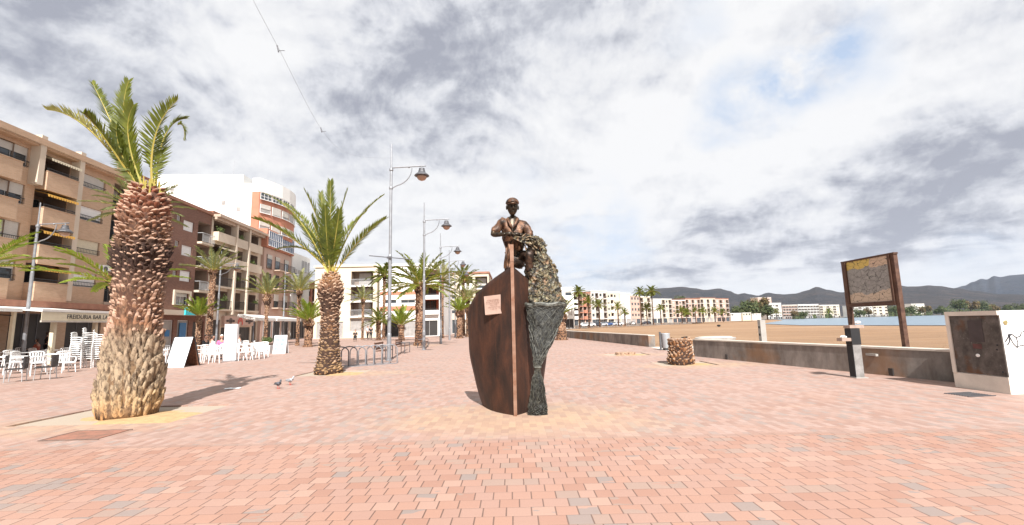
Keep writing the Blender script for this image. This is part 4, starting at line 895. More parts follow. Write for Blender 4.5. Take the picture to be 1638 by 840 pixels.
palm_px('small slender palm before the cream block with white balconies', 581, 478, 60, 'pale2', cs=1.1, bulb=.3, r=.14)
palm_px('slender palm whose round crown shows behind the nearest lamp post', 615, 440, 62, 'wash', cs=1.5, bulb=.25, r=.18)
palm_px('dark low palm just left of the nearest lamp post', 606, 514, 55, 'full', cs=.95, bulb=.2, r=.25)
palm_px('bushy lime green palm just right of the nearest lamp post', 642, 520, 52, 'green', cs=1.3, bulb=.2, r=.3)
palm_px('large full palm with rusty trunk between the first and second lamp posts', 672, 455, 38, 'full', cs=1.45, bulb=.35, r=.38)
palm_px('tall thin palm behind the third lamp post', 707, 445, 58, 'pale2', cs=1.35, bulb=.3, r=.2)
palm_px('dark palm just left of the boat sculpture, topmost of its cluster', 741, 448, 68, 'full', cs=1.3, bulb=.2, r=.22)
palm_px('olive palm in the cluster left of the boat sculpture, below the dark one', 748, 478, 62, 'pale2', cs=1.4, bulb=.3, r=.25)
palm_px('lime green palm with brown trunk left of the boat sculpture', 735, 498, 56, 'green', cs=1.1, bulb=.35, r=.35)
palm_px('young palm with thick brown base behind the hanging net', 897, 503, 43, 'green', cs=1.0, bulb=.35, r=.45)
GP = 'palms along the far seafront'
for (x, y, Y, k, cs, lb) in [(925, 467, 120, 'wash', 1.5, 'thin tall palm over the pale block nearest to the net'), (941, 484, 130, 'full', 1.2, 'dark palm before the orange toned block'), (958, 489, 145, 'full', 1.3, 'dark palm before the tall white stepped block'), (988, 492, 160, 'full', 1.2, 'dark bushy palm before the yellow cream block'),
                              (999, 499, 170, 'wash', 1.3, 'small palm between the yellow cream and the plain white block'), (1023, 467, 185, 'wash', 1.9, 'tall palm standing above the roofs left of the hills'), (1042, 466, 190, 'wash', 2.2, 'second tall palm standing above the roofs, nearest to the hills'), (1034, 494, 195, 'full', 1.6, 'bushy palm between the two tall ones'),
                              (1056, 492, 205, 'wash', 1.6, 'palm before the long low white block'), (1090, 499, 215, 'full', 1.7, 'spreading palm before the pinkish block'), (1098, 500, 222, 'wash', 2.0, 'bushy palm next to the spreading one'), (1112, 497, 235, 'full', 1.3, 'palm before the wide salmon block, left one'),
                              (1124, 497, 245, 'wash', 1.8, 'palm before the wide salmon block, middle one'), (1143, 499, 255, 'full', 1.7, 'palm before the terraced cream block, left one'), (1156, 499, 270, 'wash', 1.9, 'palm before the terraced cream block, right one'), (1241, 500, 430, 'full', 2.4, 'palm on the shore right of the dark trees'), (1326, 498, 470, 'wash', 3, 'palm on the shore left of the wooden board')]:
    palm_px(lb, x, y, Y, k, cs=cs, bulb=0, r=.25, fine=False, group=GP)
# stump and cut stump
M['stumpbark'] = mat('orange_fibrous_bark', (.40, .20, .085), .95, .5, 7, .6, c2=(.13, .05, .025))
st = thing('palm_stump', 'waist high sawn palm stump with fibrous orange bark on the right of the promenade', 'stump', (PS[0], PS[1], -.03))
pr = [(0, .50), (.12, .53), (.4, .45), (.9, .44)]
mb = trunk(pr, .055, 26, lambda v: .10, lambda v: random.uniform(.07, .13), lambda v: .035, None, .0); mb.build('bark', [M['stumpbark'], M['boottip'], M['fibre']], st, smooth=True)
mb = MB(); mb.lathe([(.43, .88), (.44, .93), (.36, .945), (.1, .93)], 20, jit=.06); mb.build('cut_top', M['boottip'], st)
st = thing('palm_stump', 'palm stump cut level with the soil in the farther pit', 'stump', (PS2[0], PS2[1], -.03))
mb = MB(); mb.lathe([(.5, 0), (.48, .1), (.4, .13), (.1, .12)], 18, jit=.07)
for k in range(16): boot(mb, k*.4, .44, .0, .13, .11, .05, 0, 1)
mb.build('bark', [M['boottip'], M['boots']], st)
# ------------------------------------------------------------------ leafy trees
def crown_leafy(seed, R, n, q, flat=.75):
    random.seed(seed); mb = MB(); cl = []
    for i in range(13):
        a = random.uniform(0, 2*PI); rr = R*random.uniform(.25, .75); cl.append((Vector((rr*math.cos(a), rr*math.sin(a), R*flat*random.uniform(-.35, .7))), R*random.uniform(.28, .5)))
    for i in range(n):
        c, r = random.choice(cl); d = Vector((random.gauss(0, 1), random.gauss(0, 1), random.gauss(0, 1))).normalized(); p = c+d*r*random.uniform(.55, 1.08)
        u = Vector((random.gauss(0, 1), random.gauss(0, 1), random.gauss(0, 1))).normalized(); v = u.cross(d); v = v.normalized() if v.length > .1 else Vector((0, 0, 1)); s = q*random.uniform(.6, 1.3)
        mb.add((p-u*s, p-v*s*.7, p+u*s, p+v*s*.7), ((0, 1, 2, 3),))
    me = bpy.data.meshes.new('crown'); me.from_pydata(mb.v, [], mb.f); return me
LC = [crown_leafy(s, 5, 1500, .42) for s in (31, 32, 33)]
def ltree(label, x, ytop, Y, R, m='tree', v=0, group='trees on the far shore'):
    p = at(x, ytop, Y); s = R/5; me = LC[v % 3].copy(); me.materials.append(M[m])
    t = thing('leafy_tree', label, 'tree', (p.x, p.y, -.05), v*1.3, group); zc = max(R*.7, p.z-R*.75)
    c = link('crown', me, t, (0, 0, zc)); c.scale = (s, s, s*.95)
    mb = MB(); mb.tube([(0, 0, 0), (.2, 0, zc*.5), (.1, .1, zc)], [R*.09, R*.06, R*.04], 7)
    for k in range(4): a = k*1.6+v; mb.tube([(.15, 0, zc*.6), (math.cos(a)*R*.45, math.sin(a)*R*.45, zc+R*.1)], [R*.04, R*.015], 5)
    mb.build('trunk', M['bark'], t)
for i, a in enumerate([(1177, 490, 372, 6.5, 'tree', 'dark evergreen at the left end of the big tree clump'), (1196, 480, 380, 11, 'tree', 'broad rounded evergreen in the middle of the big tree clump'), (1212, 476, 395, 10, 'tree2', 'rusty green tree at the top of the big tree clump'), (1226, 488, 385, 7.5, 'tree', 'tall dark evergreen at the right end of the big tree clump'),
                       (1085, 474, 330, 5, 'tree', 'dark tree crown showing above the pinkish block roofs'), (1270, 497, 520, 5, 'tree2', 'low round tree on the shore before the pale pink block'), (1285, 498, 530, 5, 'tree', 'low dark tree on the shore before the long white block'),
                       (1374, 494, 560, 6.5, 'tree', 'green tree seen below the left part of the wooden board'), (1388, 493, 570, 6, 'tree2', 'brownish tree seen below the middle of the wooden board'), (1430, 489, 600, 8, 'tree', 'dark tree just left of the right post of the board'), (1455, 489, 640, 9, 'tree', 'dark tree just right of the right post of the board'),
                       (1478, 489, 660, 8, 'tree2', 'olive tree right of the wooden board'), (1505, 490, 680, 9, 'tree', 'round green tree left of the tall shore grove'), (1532, 479, 700, 12, 'tree', 'tallest dark tree of the grove above the metal cabinet, left part'), (1550, 480, 720, 12, 'tree2', 'tall olive tree of the grove above the metal cabinet'),
                       (1568, 482, 740, 11, 'tree', 'dark tree of the grove above the metal cabinet, right part'), (1588, 487, 760, 9, 'tree2', 'low olive tree at the right end of the grove'), (1612, 487, 800, 9, 'tree', 'dark tree over the white graffiti wall, left one'), (1632, 486, 820, 10, 'tree', 'dark tree over the white graffiti wall, right one')]):
    ltree(a[5], a[0], a[1], a[2], a[3], a[4], i)
# ------------------------------------------------------------------ street lamps
def lamp(label, loc, H=10.6, sc_=1., rz=0, group='street lamps along the promenade'):
    t = thing('street_lamp', label, 'street lamp', (loc[0], loc[1], 0), rz, group)
    mb = MB(); mb.lathe([(.16, 0), (.16, .03), (.11, .05), (.105, 1.2), (.09, 1.25), (.085, 5), (.07, 5.1), (.065, H-1.4), (.045, H-1.35), (.03, H)], 12)
    for z in (H-1.35, H-2.3, 1.22): mb.lathe([(.09, z-.06), (.1, z-.04), (.1, z+.04), (.09, z+.06)], 12)
    mb.build('pole', M['galv'], t, smooth=False)
    a = MB(); zt = H-1.25; a.tube([(.05, 0, zt), (1.75, 0, zt+.03)], .035, 8)
    a.tube([(.06, 0, zt-1.05)]+[(.12+.93*math.sin(k*PI/16), 0, zt-.95+.9*(1-math.cos(k*PI/16))*1.0) for k in range(1, 9)], .028, 8); a.sph((.9, 0, zt+.0), .055); a.tube([(1.55, 0, zt+.03), (1.55, 0, zt-.14)], .03, 8)
    a.build('arm', M['galv'], t)
    l = MB(); c = (1.55, 0); l.lathe([(.04, zt-.08), (.14, zt-.10), (.15, zt-.2), (.17, zt-.22), (.18, zt-.30), (.35, zt-.44), (.37, zt-.48), (.33, zt-.50), (.05, zt-.5)], 18, c); la = l.build('lantern', M['galvdark'], t)
    l = MB(); l.lathe([(.05, zt-.502), (.25, zt-.505), (.24, zt-.58), (.17, zt-.68), (.03, zt-.74)], 16, c); l.build('glass_bowl', M['bowl'], la, smooth=True)
    t.scale = (sc_,)*3; return t
M['bowl'] = mat('amber_bowl', (.40, .25, .18), .25, .1, 5, 0, fine=2)
LX = [(-5.95, 22.0), (-6.01, 30.84), (-6.43, 40.6), (-7.0, 50.3), (-7.6, 60), (-8.2, 70)]
LLab = ['tall steel street lamp with hanging bell lantern and a thin crossbar, nearest of its row', 'second street lamp of the row, before the large full palm', 'third street lamp of the row, before the tall thin palm', 'fourth street lamp of the row, left of the boat sculpture', 'fifth and smaller street lamp of the row close to the boat sculpture', 'farthest street lamp of the row just left of the boat sculpture']
for (p, lb, h) in zip(LX, LLab, (10.75, 10.1, 9.9, 9.95, 9.9, 9.9)):
    t = lamp(lb, p, h, rz=-.05)
    if p is LX[0]:
        mb = MB(); mb.tube([(-1.0, -.13, 5.05), (1.1, -.13, 4.8)], .025, 6); mb.box(-.12, .12, -.15, -.1, 4.88, 4.98); mb.build('crossbar', M['galvdark'], t)
lamp('street lamp before the salmon block at the left edge', (-26.6, 25), 9.0, rz=.0); lamp('street lamp before the cream block, beside the dusty palm', (-27.6, 42.7), 9.1); lamp('street lamp before the pink street front, behind the cafe canopies', (-26.6, 53), 9.1)
# ------------------------------------------------------------------ skinned figures
def skinned(J, E_, sub=1, disp=0, dsc=8):
    names = list(J); me = bpy.data.meshes.new('tmp'); me.from_pydata([J[n][0] for n in names], [(names.index(a), names.index(b)) for a, b in E_], [])
    o = bpy.data.objects.new('tmp', me); C.objects.link(o); sk = o.modifiers.new('s', 'SKIN'); sk.use_smooth_shade = True
    for i, n in enumerate(names):
        r = J[n][1]; d = me.skin_vertices[0].data[i]; d.radius = r if isinstance(r, tuple) else (r, r); d.use_root = (i == 0)
    if sub: s = o.modifiers.new('b', 'SUBSURF'); s.levels = sub; s.render_levels = sub
    bpy.context.view_layer.update(); dg = bpy.context.evaluated_depsgraph_get(); ev = o.evaluated_get(dg); m2 = ev.to_mesh()
    mb = MB(); vs = [v.co.copy() for v in m2.vertices]
    if disp:
        nn = [v.normal.copy() for v in m2.vertices]; vs = [v+n*disp*noise.fractal(v*dsc, 1, 2, 3) for v, n in zip(vs, nn)]
    mb.add(vs, [tuple(p.vertices) for p in m2.polygons]); ev.to_mesh_clear(); bpy.data.objects.remove(o); return mb
def head(mb, c, s=1., yaw=0, m=0, tilt=0):
    def fn(p, q):
        x, y, z = q
        if p.z < 0: x *= 1+.28*p.z; y *= 1+.10*p.z
        if p.y < -.3:                               # face side
            if abs(p.z-.08) < .16 and .15 < abs(p.x) < .6: y += .014*s     # eye sockets
            if abs(p.z-.3) < .12: y -= .004*s                               # brow
            if abs(p.z+.5) < .08 and abs(p.x) < .3: y += .004*s              # mouth line
            if p.z < -.75: y -= .012*s                                      # chin
        return Vector((x, y, z))
    h = MB(); h.sph((0, 0, 0), (.077*s, .095*s, .118*s), 24, 20, fn=fn)
    h.add([(0, -.092*s, .025*s), (-.014*s, -.09*s, -.025*s), (.014*s, -.09*s, -.025*s), (0, -.122*s, -.02*s), (0, -.085*s, -.04*s)], [(0, 1, 3), (0, 3, 2), (1, 4, 3), (4, 2, 3)])
    h.tube([(-.025*s, -.09*s, -.058*s), (0, -.098*s, -.055*s), (.025*s, -.09*s, -.058*s)], .006*s, 5); h.tube([(-.02*s, -.088*s, -.07*s), (0, -.094*s, -.071*s), (.02*s, -.088*s, -.07*s)], .006*s, 5)
    for sx in (-1, 1):
        h.sph((sx*.08*s, .005*s, -.002*s), (.011*s, .022*s, .033*s), 8, 6); h.sph((sx*.03*s, -.084*s, .012*s), .012*s, 8, 6); h.tube([(sx*.012*s, -.094*s, .034*s), (sx*.05*s, -.083*s, .038*s)], .006*s, 5)
    R_ = Matrix.Rotation(yaw, 3, 'Z') @ Matrix.Rotation(tilt, 3, 'X')
    mb.add([Vector(c)+R_ @ Vector(v) for v in h.v], h.f, m)
def hand(mb, wrist, d, up, s=1., curl=.5, m=0, side=1):
    d = Vector(d).normalized(); up = Vector(up); up = (up-d*up.dot(d)).normalized(); sd = d.cross(up)*side
    w = Vector(wrist); pl_ = w+d*.09*s
    mb.tube([w-d*.02*s, w+d*.03*s, pl_], [.026*s, .036*s, .034*s], 8, m)
    for k, (off, L) in enumerate(((-.030, .070), (-.010, .080), (.010, .074), (.029, .058))):
        a = w+d*.07*s+sd*off*s; b = a+d*(.02+L*.42)*s-up*.012*s*curl; c_ = b+(d*(1-curl*.7)-up*curl).normalized()*L*.36*s; e = c_+(d*(1-curl*1.3)-up*curl*1.2).normalized()*L*.28*s
        mb.tube([a, b, c_, e], [.011*s, .0105*s, .0095*s, .007*s], 6, m)
    a = w+d*.02*s-sd*.03*s; mb.tube([a, a+(d*.6-sd*.6-up*.2)*.04*s, a+(d*1.0-sd*.5-up*.5)*.075*s], [.014*s, .012*s, .008*s], 6, m)
E_BODY = [('pelvis', 'spine'), ('spine', 'chest'), ('chest', 'neck'), ('neck', 'headb'), ('chest', 'sl'), ('sl', 'el'), ('el', 'wl'), ('chest', 'sr'), ('sr', 'er'), ('er', 'wr'), ('pelvis', 'hl'), ('hl', 'kl'), ('kl', 'al'), ('al', 'tl'), ('pelvis', 'hr'), ('hr', 'kr'), ('kr', 'ar'), ('ar', 'tr')]
def person(label, loc, rz, top, bottom, pose='stand', hairm='hair', group=None, shoe='black'):
    P = {'pelvis': ((0, 0, .95), .105), 'spine': ((0, .01, 1.12), (.12, .09)), 'chest': ((0, .01, 1.32), (.14, .10)), 'neck': ((0, .0, 1.49), .052), 'headb': ((0, -.01, 1.56), .05)}
    for s, n in ((-1, 'l'), (1, 'r')):
        P['s'+n] = ((s*.17, .01, 1.40), .055); P['e'+n] = ((s*.24, .04, 1.14), .042); P['w'+n] = ((s*.25, -.05, .90), .028)
        P['h'+n] = ((s*.09, 0, .88), .085); P['k'+n] = ((s*.10, -.02 if s < 0 else .03, .50), .058); P['a'+n] = ((s*.10, .06*s*(pose == 'stand'), .10), .04); P['t'+n] = ((s*.11, -.13+.06*s, .045), .035)
    if pose == 'sit':
        for n in ('pelvis', 'spine', 'chest', 'neck', 'headb'): p, r = P[n]; P[n] = ((p[0], p[1]+.05, p[2]-.42), r)
        for s, n in ((-1, 'l'), (1, 'r')):
            P['s'+n] = ((s*.17, .05, .98), .055); P['e'+n] = ((s*.22, -.02, .74), .042); P['w'+n] = ((s*.12, -.25, .74), .028); P['h'+n] = ((s*.09, .0, .50), .085); P['k'+n] = ((s*.11, -.42, .50), .06); P['a'+n] = ((s*.11, -.42, .10), .04); P['t'+n] = ((s*.11, -.57, .045), .033)
    t = thing('person', label, 'person', loc, rz, group)
    b = skinned(P, E_BODY); hc = P['headb'][0]; head(b, (hc[0], hc[1]-.015, hc[2]+.10)); 
    for s, n, e in ((-1, 'l', 'el'), (1, 'r', 'er')):
        w_ = Vector(P['w'+n][0]); hand(b, w_, w_-Vector(P[e][0]), (s, 0, 0) if pose == 'stand' else (0, 0, 1), 1, .4)
    b.build('body', M['skin'], t, smooth=True)
    g = {k: (v[0], tuple(x*1.22+.012 for x in v[1]) if isinstance(v[1], tuple) else v[1]*1.22+.012) for k, v in P.items()}
    up_ = {k: g[k] for k in ('pelvis', 'spine', 'chest', 'sl', 'el', 'sr', 'er')}
    skinned(up_, [e for e in E_BODY if e[0] in up_ and e[1] in up_]).build('shirt', M[top], t, smooth=True)
    lo = {k: g[k] for k in ('pelvis', 'hl', 'kl', 'al', 'hr', 'kr', 'ar')}
    skinned(lo, [e for e in E_BODY if e[0] in lo and e[1] in lo]).build('trousers', M[bottom], t, smooth=True)
    h = MB(); h.sph((hc[0], hc[1]+.005, hc[2]+.125), (.085, .10, .115), 14, 10, fn=lambda p, q: q if (p.z > .1 or p.y > -.1) else q*.6); h.build('hair', M[hairm], t, smooth=True)
    for s, n in ((-1, 'l'), (1, 'r')):
        a, tt = Vector(P['a'+n][0]), Vector(P['t'+n][0]); m_ = MB(); m_.sph(((a.x+tt.x)/2, (a.y+tt.y)/2-.01, .045), (.05, .14, .05), 10, 6); m_.build('shoe', M[shoe], t, smooth=True)
    return t
# ------------------------------------------------------------------ the monument
MO = Vector((0, 8.28, 0))
mon = thing('boat_monument', 'rusted steel boat prow with bronze fisherman and hanging net, centre of the square', 'sculpture', MO)
def hull_side(sx, f):
    """grid between the keel line and the gunwale, u goes aft, v goes up"""
    top = [(0, 0, 2.66), (.16, .14, 2.57), (.34, .30, 2.47), (.52, .50, 2.36), (.68, .72, 2.24), (.80, .92, 2.11), (.89, 1.08, 1.99), (.94, 1.2, 1.84), (.955, 1.3, 1.66)]
    bot = [(0, 0, 0), (.10, .08, 0), (.22, .20, 0), (.34, .35, 0), (.46, .55, 0), (.55, .76, 0), (.61, .96, 0), (.65, 1.12, 0), (.67, 1.24, 0)]
    n = len(top); nv = 24; out_, inn = [], []
    for k in range(n):
        a, b = Vector(bot[k]), Vector(top[k])
        for j in range(nv+1):
            v = j/nv; p = a.lerp(b, v); bul = math.sin(v*PI)*(.075+.03*(k < n-2))*(k/(n-1))+.03*math.sin(v*PI)**2*(0 < k < n-2)
            p.x += bul; p.y += .02*math.sin(v*9+k)*.3
            if k == n-1: p.x += .006*math.sin(v*13)       # wavy cut rear edge
            out_.append(Vector((sx*p.x*f, p.y, p.z)))
            inn.append(Vector((sx*max(0, p.x*f-.02), p.y+.025, p.z)))
    mb = MB(); idx = lambda k, j: k*(nv+1)+j; N_ = len(out_); fs = []
    for k in range(n-1):
        for j in range(nv):
            q = (idx(k, j), idx(k+1, j), idx(k+1, j+1), idx(k, j+1)); q = q if sx > 0 else q[::-1]; fs.append(q); fs.append(tuple(i+N_ for i in q[::-1]))
        q = (idx(k, nv), idx(k+1, nv), idx(k+1, nv)+N_, idx(k, nv)+N_); fs.append(q if sx > 0 else q[::-1])
    for j in range(nv): q = (idx(n-1, j), idx(n-1, j)+N_, idx(n-1, j+1)+N_, idx(n-1, j+1)); fs.append(q if sx > 0 else q[::-1])
    mb.add(out_+inn, fs); return mb
hull = hull_side(-1, 1.0).build('hull_plate', M['rust'], mon, smooth=False); hull_side(1, .74).build('hull_plate', M['rust'], mon)
for o in list(mon.children):
    for p in o.data.polygons: p.use_smooth = True
mb = MB(); mb.box(-.03, .03, -.06, .035, 0, 2.72); mb.box(-.034, .034, -.065, .035, 2.723, 3.04); 
st_ = mb.build('stem_post', M['stem'], mon)
mb = MB(); mb.prism([(-.45, 1.88), (.42, 1.88), (.42, 1.93), (-.45, 1.93)], .35, 1.1); mb.build('deck', M['rust'], mon)
for x in (-.6,):                                      # raised seam strips on the plates
    pass
# plaque on the left plate
pa, pb = at(775, 472, 8.62), at(808, 503, 8.5)
t0 = at(775, 474.5, 8.66)-MO; t1 = at(804, 471, 8.47)-MO; b1 = at(809, 501, 8.43)-MO; b0 = at(777, 504, 8.60)-MO
pq = MB(); nrm = ((t1-t0).cross(b0-t0)).normalized(); nrm = nrm if nrm.y < 0 else -nrm
off = nrm*.02; pq.add([t0-off*3, t1-off*3, b1-off*3, b0-off*3, t0+off, t1+off, b1+off, b0+off], [(4, 5, 6, 7), (0, 3, 2, 1), (0, 1, 5, 4), (1, 2, 6, 5), (2, 3, 7, 6), (3, 0, 4, 7)])
M['plaque'] = mat('stone_plaque', (.44, .30, .24), .6, .2, 6, .1)
plq = pq.build('plaque', M['plaque'], mon)
let = MB(); M['engrave'] = mat('engraved_letters', (.20, .09, .06), .7, .1, 5, 0)
random.seed(5)
ex, ey = (t1-t0), (b0-t0)
for li, (ln, u0, u1) in enumerate(((.22, .15, .84), (.31, .1, .84), (.40, .1, .8), (.50, .3, .7), (.60, .2, .84), (.70, .32, .68))):
    u = u0
    while u < u1-.02:
        wd = random.uniform(.018, .034); k = random.choice((0, 1, 2))
        def Q(a, b): return t0+ex*(u+a)+ey*(ln+b)+nrm*.0225
        sw = .009
        let.quad(Q(0, 0), Q(sw, 0), Q(sw, .05), Q(0, .05))
        if k != 1: let.quad(Q(sw, 0), Q(wd, 0), Q(wd, .012), Q(sw, .012))
        if k != 2: let.quad(Q(sw, .038), Q(wd, .038), Q(wd, .05), Q(sw, .05))
        if k == 0: let.quad(Q(sw, .02), Q(wd*.8, .02), Q(wd*.8, .03), Q(sw, .03))
        u += wd+.012+(random.random() < .18)*.03
let.build('inscription', M['engrave'], plq)
# fisherman (statue): points surveyed around 0.65 m behind the stem
def S(px, py, dy=0): return at(px, py, 8.95+dy)-MO
J = {'pelvis': (S(826, 412), (.15, .13)), 'spine': (S(823, 394, -.03), (.17, .13)), 'chest': (S(821, 367, -.10), (.20, .14)), 'neck': (S(820, 352, -.10), .10), 'headb': (S(820, 343, -.15), .085),
     'sl': (S(803.5, 356, -.12), .085), 'el': (S(786.5, 376, -.2), .06), 'wl': (S(810, 374.5, -.38), .037), 'sr': (S(840, 362, -.04), .09), 'er': (S(850, 382, -.16), .062), 'wr': (S(830, 375, -.36), .038),
     'hl': (S(817, 416), .12), 'kl': (S(813, 438, -.06), .085), 'al': (S(813, 472, .02), .06), 'tl': (S(812, 477, -.16), .05),
     'hr': (S(833, 414), .12), 'kr': (S(848, 404, -.33), .092), 'ar': (S(847, 436, -.2), .065), 'tr': (S(850, 442, -.36), .05)}
b = skinned(J, E_BODY, 1, .008, 9); head(b, J['headb'][0]+Vector((0, -.04, .13)), 1.45, .12, tilt=.12)
hand(b, J['wl'][0], (1, -.15, .02), (0, -.2, 1), 1.25, .6); hand(b, J['wr'][0], (-1, -.1, .05), (0, -.2, 1), 1.25, .7, side=-1)
fm = b.build('fisherman', M['bronzeskin'], mon, smooth=True); fm['label'] = 'bronze statue of a fisherman in cap and rolled sleeves, hands joined over his raised knee'
g = {k: (v[0], tuple(x*1.18+.012 for x in v[1]) if isinstance(v[1], tuple) else v[1]*1.2+.014) for k, v in J.items()}
g['el'] = (Vector(J['sl'][0]).lerp(J['el'][0], .86), .082); g['er'] = (Vector(J['sr'][0]).lerp(J['er'][0], .92), .088); g['pelvis'] = (S(826, 408), (.17, .15))
up_ = {k: g[k] for k in ('pelvis', 'spine', 'chest', 'sl', 'el', 'sr', 'er')}
skinned(up_, [e for e in E_BODY if e[0] in up_ and e[1] in up_], 2, .035, 9).build('shirt', M['bronze'], fm, smooth=True)
lo = {k: (J[k][0], (J[k][1] if not isinstance(J[k][1], tuple) else J[k][1][0])*1.13) for k in ('pelvis', 'hl', 'kl', 'al', 'hr', 'kr', 'ar')}
skinned(lo, [e for e in E_BODY if e[0] in lo and e[1] in lo], 2, .03, 9).build('trousers', M['bronzedark'], fm, smooth=True)
hc = J['headb'][0]+Vector((0, -.04, .14)); mb = MB()
mb.sph((hc.x, hc.y+.015, hc.z+.075), (.135, .155, .115), 20, 12, fn=lambda p, q: q if p.z > -.15 else Vector((q.x*.9, q.y*.9, -.02)))
mb.prism([(0, 0)]*0 or [(-.10, 0), (-.07, .012), (.07, .012), (.10, 0)], -.2, -.1) if False else None
vs = []; 
for k in range(9):
    a = PI+PI*k/8; vs.append((hc.x+.118*math.cos(a), hc.y+.02+.225*math.sin(a)*1.0, hc.z+.055-.02*abs(math.sin(a))))
mb.add(vs+[(x, y, z-.012) for x, y, z in vs], [tuple(range(9)), tuple(range(9, 18))[::-1]]+[(i, i+9, i+10, i+1) for i in range(8)])
mb.build('flat_cap', M['bronze'], fm, smooth=True)
mb = MB(); cl0 = S(820, 352, -.14)                     # open collar and hanging shirt tail
for sx in (-1, 1):
    mb.tube([cl0+Vector((sx*.08, .04, .06)), cl0+Vector((sx*.10, -.06, .0)), cl0+Vector((sx*.05, -.14, -.12)), cl0+Vector((sx*.01, -.15, -.2))], [.02, .035, .03, .01], 6)
mb.build('collar', M['bronze'], fm, smooth=True)
mb = MB()                                             # front cloth hanging over the left thigh
n = 8; vs = []
for j in range(11):
    for k in range(n+1):
        u = k/n; v = j/10; p = S(807+14*u+1.5*math.sin(v*5), 386+43*v, -.26+.04*math.sin(u*11)+.03*math.sin(v*7+u*4)); vs.append(p)
fs = [(j*(n+1)+k, j*(n+1)+k+1, (j+1)*(n+1)+k+1, (j+1)*(n+1)+k) for j in range(10) for k in range(n)]; mb.add(vs, fs); mb.add([p+Vector((0, .03, 0)) for p in vs], [f[::-1] for f in fs]); mb.build('apron', M['bronze'], fm, smooth=True)
# heap of net and floats falling from his arm, over the right gunwale
def lumpy(rings, n, amp, sc, seed, fold=0, nf=9):
    """rings: (centre, rx, ry) top to bottom -> skin of a bundle"""
    mb = MB(); pts = []
    m_ = len(rings)
    for i, (c, rx, ry) in enumerate(rings):
        for k in range(n):
            a = 2*PI*k/n; f = 1+fold*math.sin(a*nf+seed+i*.15)*(.6+.4*math.sin(i*.7)); p = Vector((c.x+rx*f*math.cos(a), c.y+ry*f*math.sin(a), c.z))
            p += Vector((math.cos(a), math.sin(a), .3))*amp*noise.fractal(p*sc+Vector((seed,)*3), .8, 2, 4); pts.append(p)
    fs = [(i*n+k, i*n+(k+1) % n, (i+1)*n+(k+1) % n, (i+1)*n+k) for i in range(m_-1) for k in range(n)]
    fs.append(tuple(range(n))); fs.append(tuple((m_-1)*n+k for k in range(n))[::-1]); mb.add(pts, [f[::-1] for f in fs]); return mb, pts
def rings_px(rows, Y, depth=.8, sub=4):
    out_ = []
    for (y0, a0, b0, d0), (y1, a1, b1, d1) in zip(rows, rows[1:]):
        for s in range(sub):
            t = s/sub; y = y0+(y1-y0)*t; a = a0+(a1-a0)*t; b = b0+(b1-b0)*t; d = d0+(d1-d0)*t
            p = at((a+b)/2, y, Y+d)-MO; r = (at(b, y, Y+d)-at(a, y, Y+d)).length/2; out_.append((p, r, r*depth))
    y, a, b, d = rows[-1]; p = at((a+b)/2, y, Y+d)-MO; r = (at(b, y, Y+d)-at(a, y, Y+d)).length/2; out_.append((p, r, r*depth)); return out_
rg = rings_px([(378.5, 851, 857, .1), (383, 845, 862, .1), (395, 844, 871, .1), (410, 843, 880, .1), (430, 842, 887, .1), (450, 841, 893, .1), (470, 840, 898, .05), (482, 840, 903, .0), (491, 843, 903, .0)], 8.75, .75)
mb, pts = lumpy(rg, 44, .075, 5.5, 1.3)
hp = mb.build('net_heap', M['heap'], mon, smooth=True)
random.seed(11)                                       # cork floats and loops all over the heap
fl_ = MB(); lp = MB()
for i in range(330):
    p = random.choice(pts[44:])
    c = min(rg, key=lambda r: abs(r[0].z-p.z))[0]; nrm_ = Vector((p.x-c.x, p.y-c.y, .15)).normalized(); u = nrm_.cross(Vector((0, 0, 1))).normalized(); v = nrm_.cross(u)
    q = p+nrm_*.005+u*random.uniform(-.02, .02)+v*random.uniform(-.03, .03); R0 = random.uniform(.022, .042); st0 = random.uniform(0, 6)
    rp = [q+u*math.cos(a_+st0)*R0+v*math.sin(a_+st0)*R0*random.uniform(.7, 1)+nrm_*.012*math.sin(2*a_) for a_ in [k*PI/3.5 for k in range(random.choice((5, 7, 8)))]]
    lp.tube(rp, .0085, 5)
lp.build('net_loops', M['loops'] if 'loops' in M else M['heaprope'] if 'heaprope' in M else mat('looped_cord', (.26, .20, .11), .6, .7, 7, .2, .2, c2=(.05, .055, .04), fine=20), hp)
gather = MB(); random.seed(17)                          # net gathered through his hands to the heap
for k in range(16):
    o1 = Vector((random.gauss(0, .02), random.gauss(0, .02), random.gauss(0, .025))); pth = [S(823, 380, -.40)+o1*.5, S(829, 382, -.42)+o1*.8, S(836, 384, -.40)+o1*1.2, S(843, 382, -.34)+o1*2, S(852, 388, -.28)+o1*3.2, S(858, 400+random.uniform(-6, 10), -.28)+o1*4]
    gather.tube(pth, [.008, .011, .012, .013, .014, .01], 5)
gather.build('gathered_net', M['heap'], hp, smooth=True)
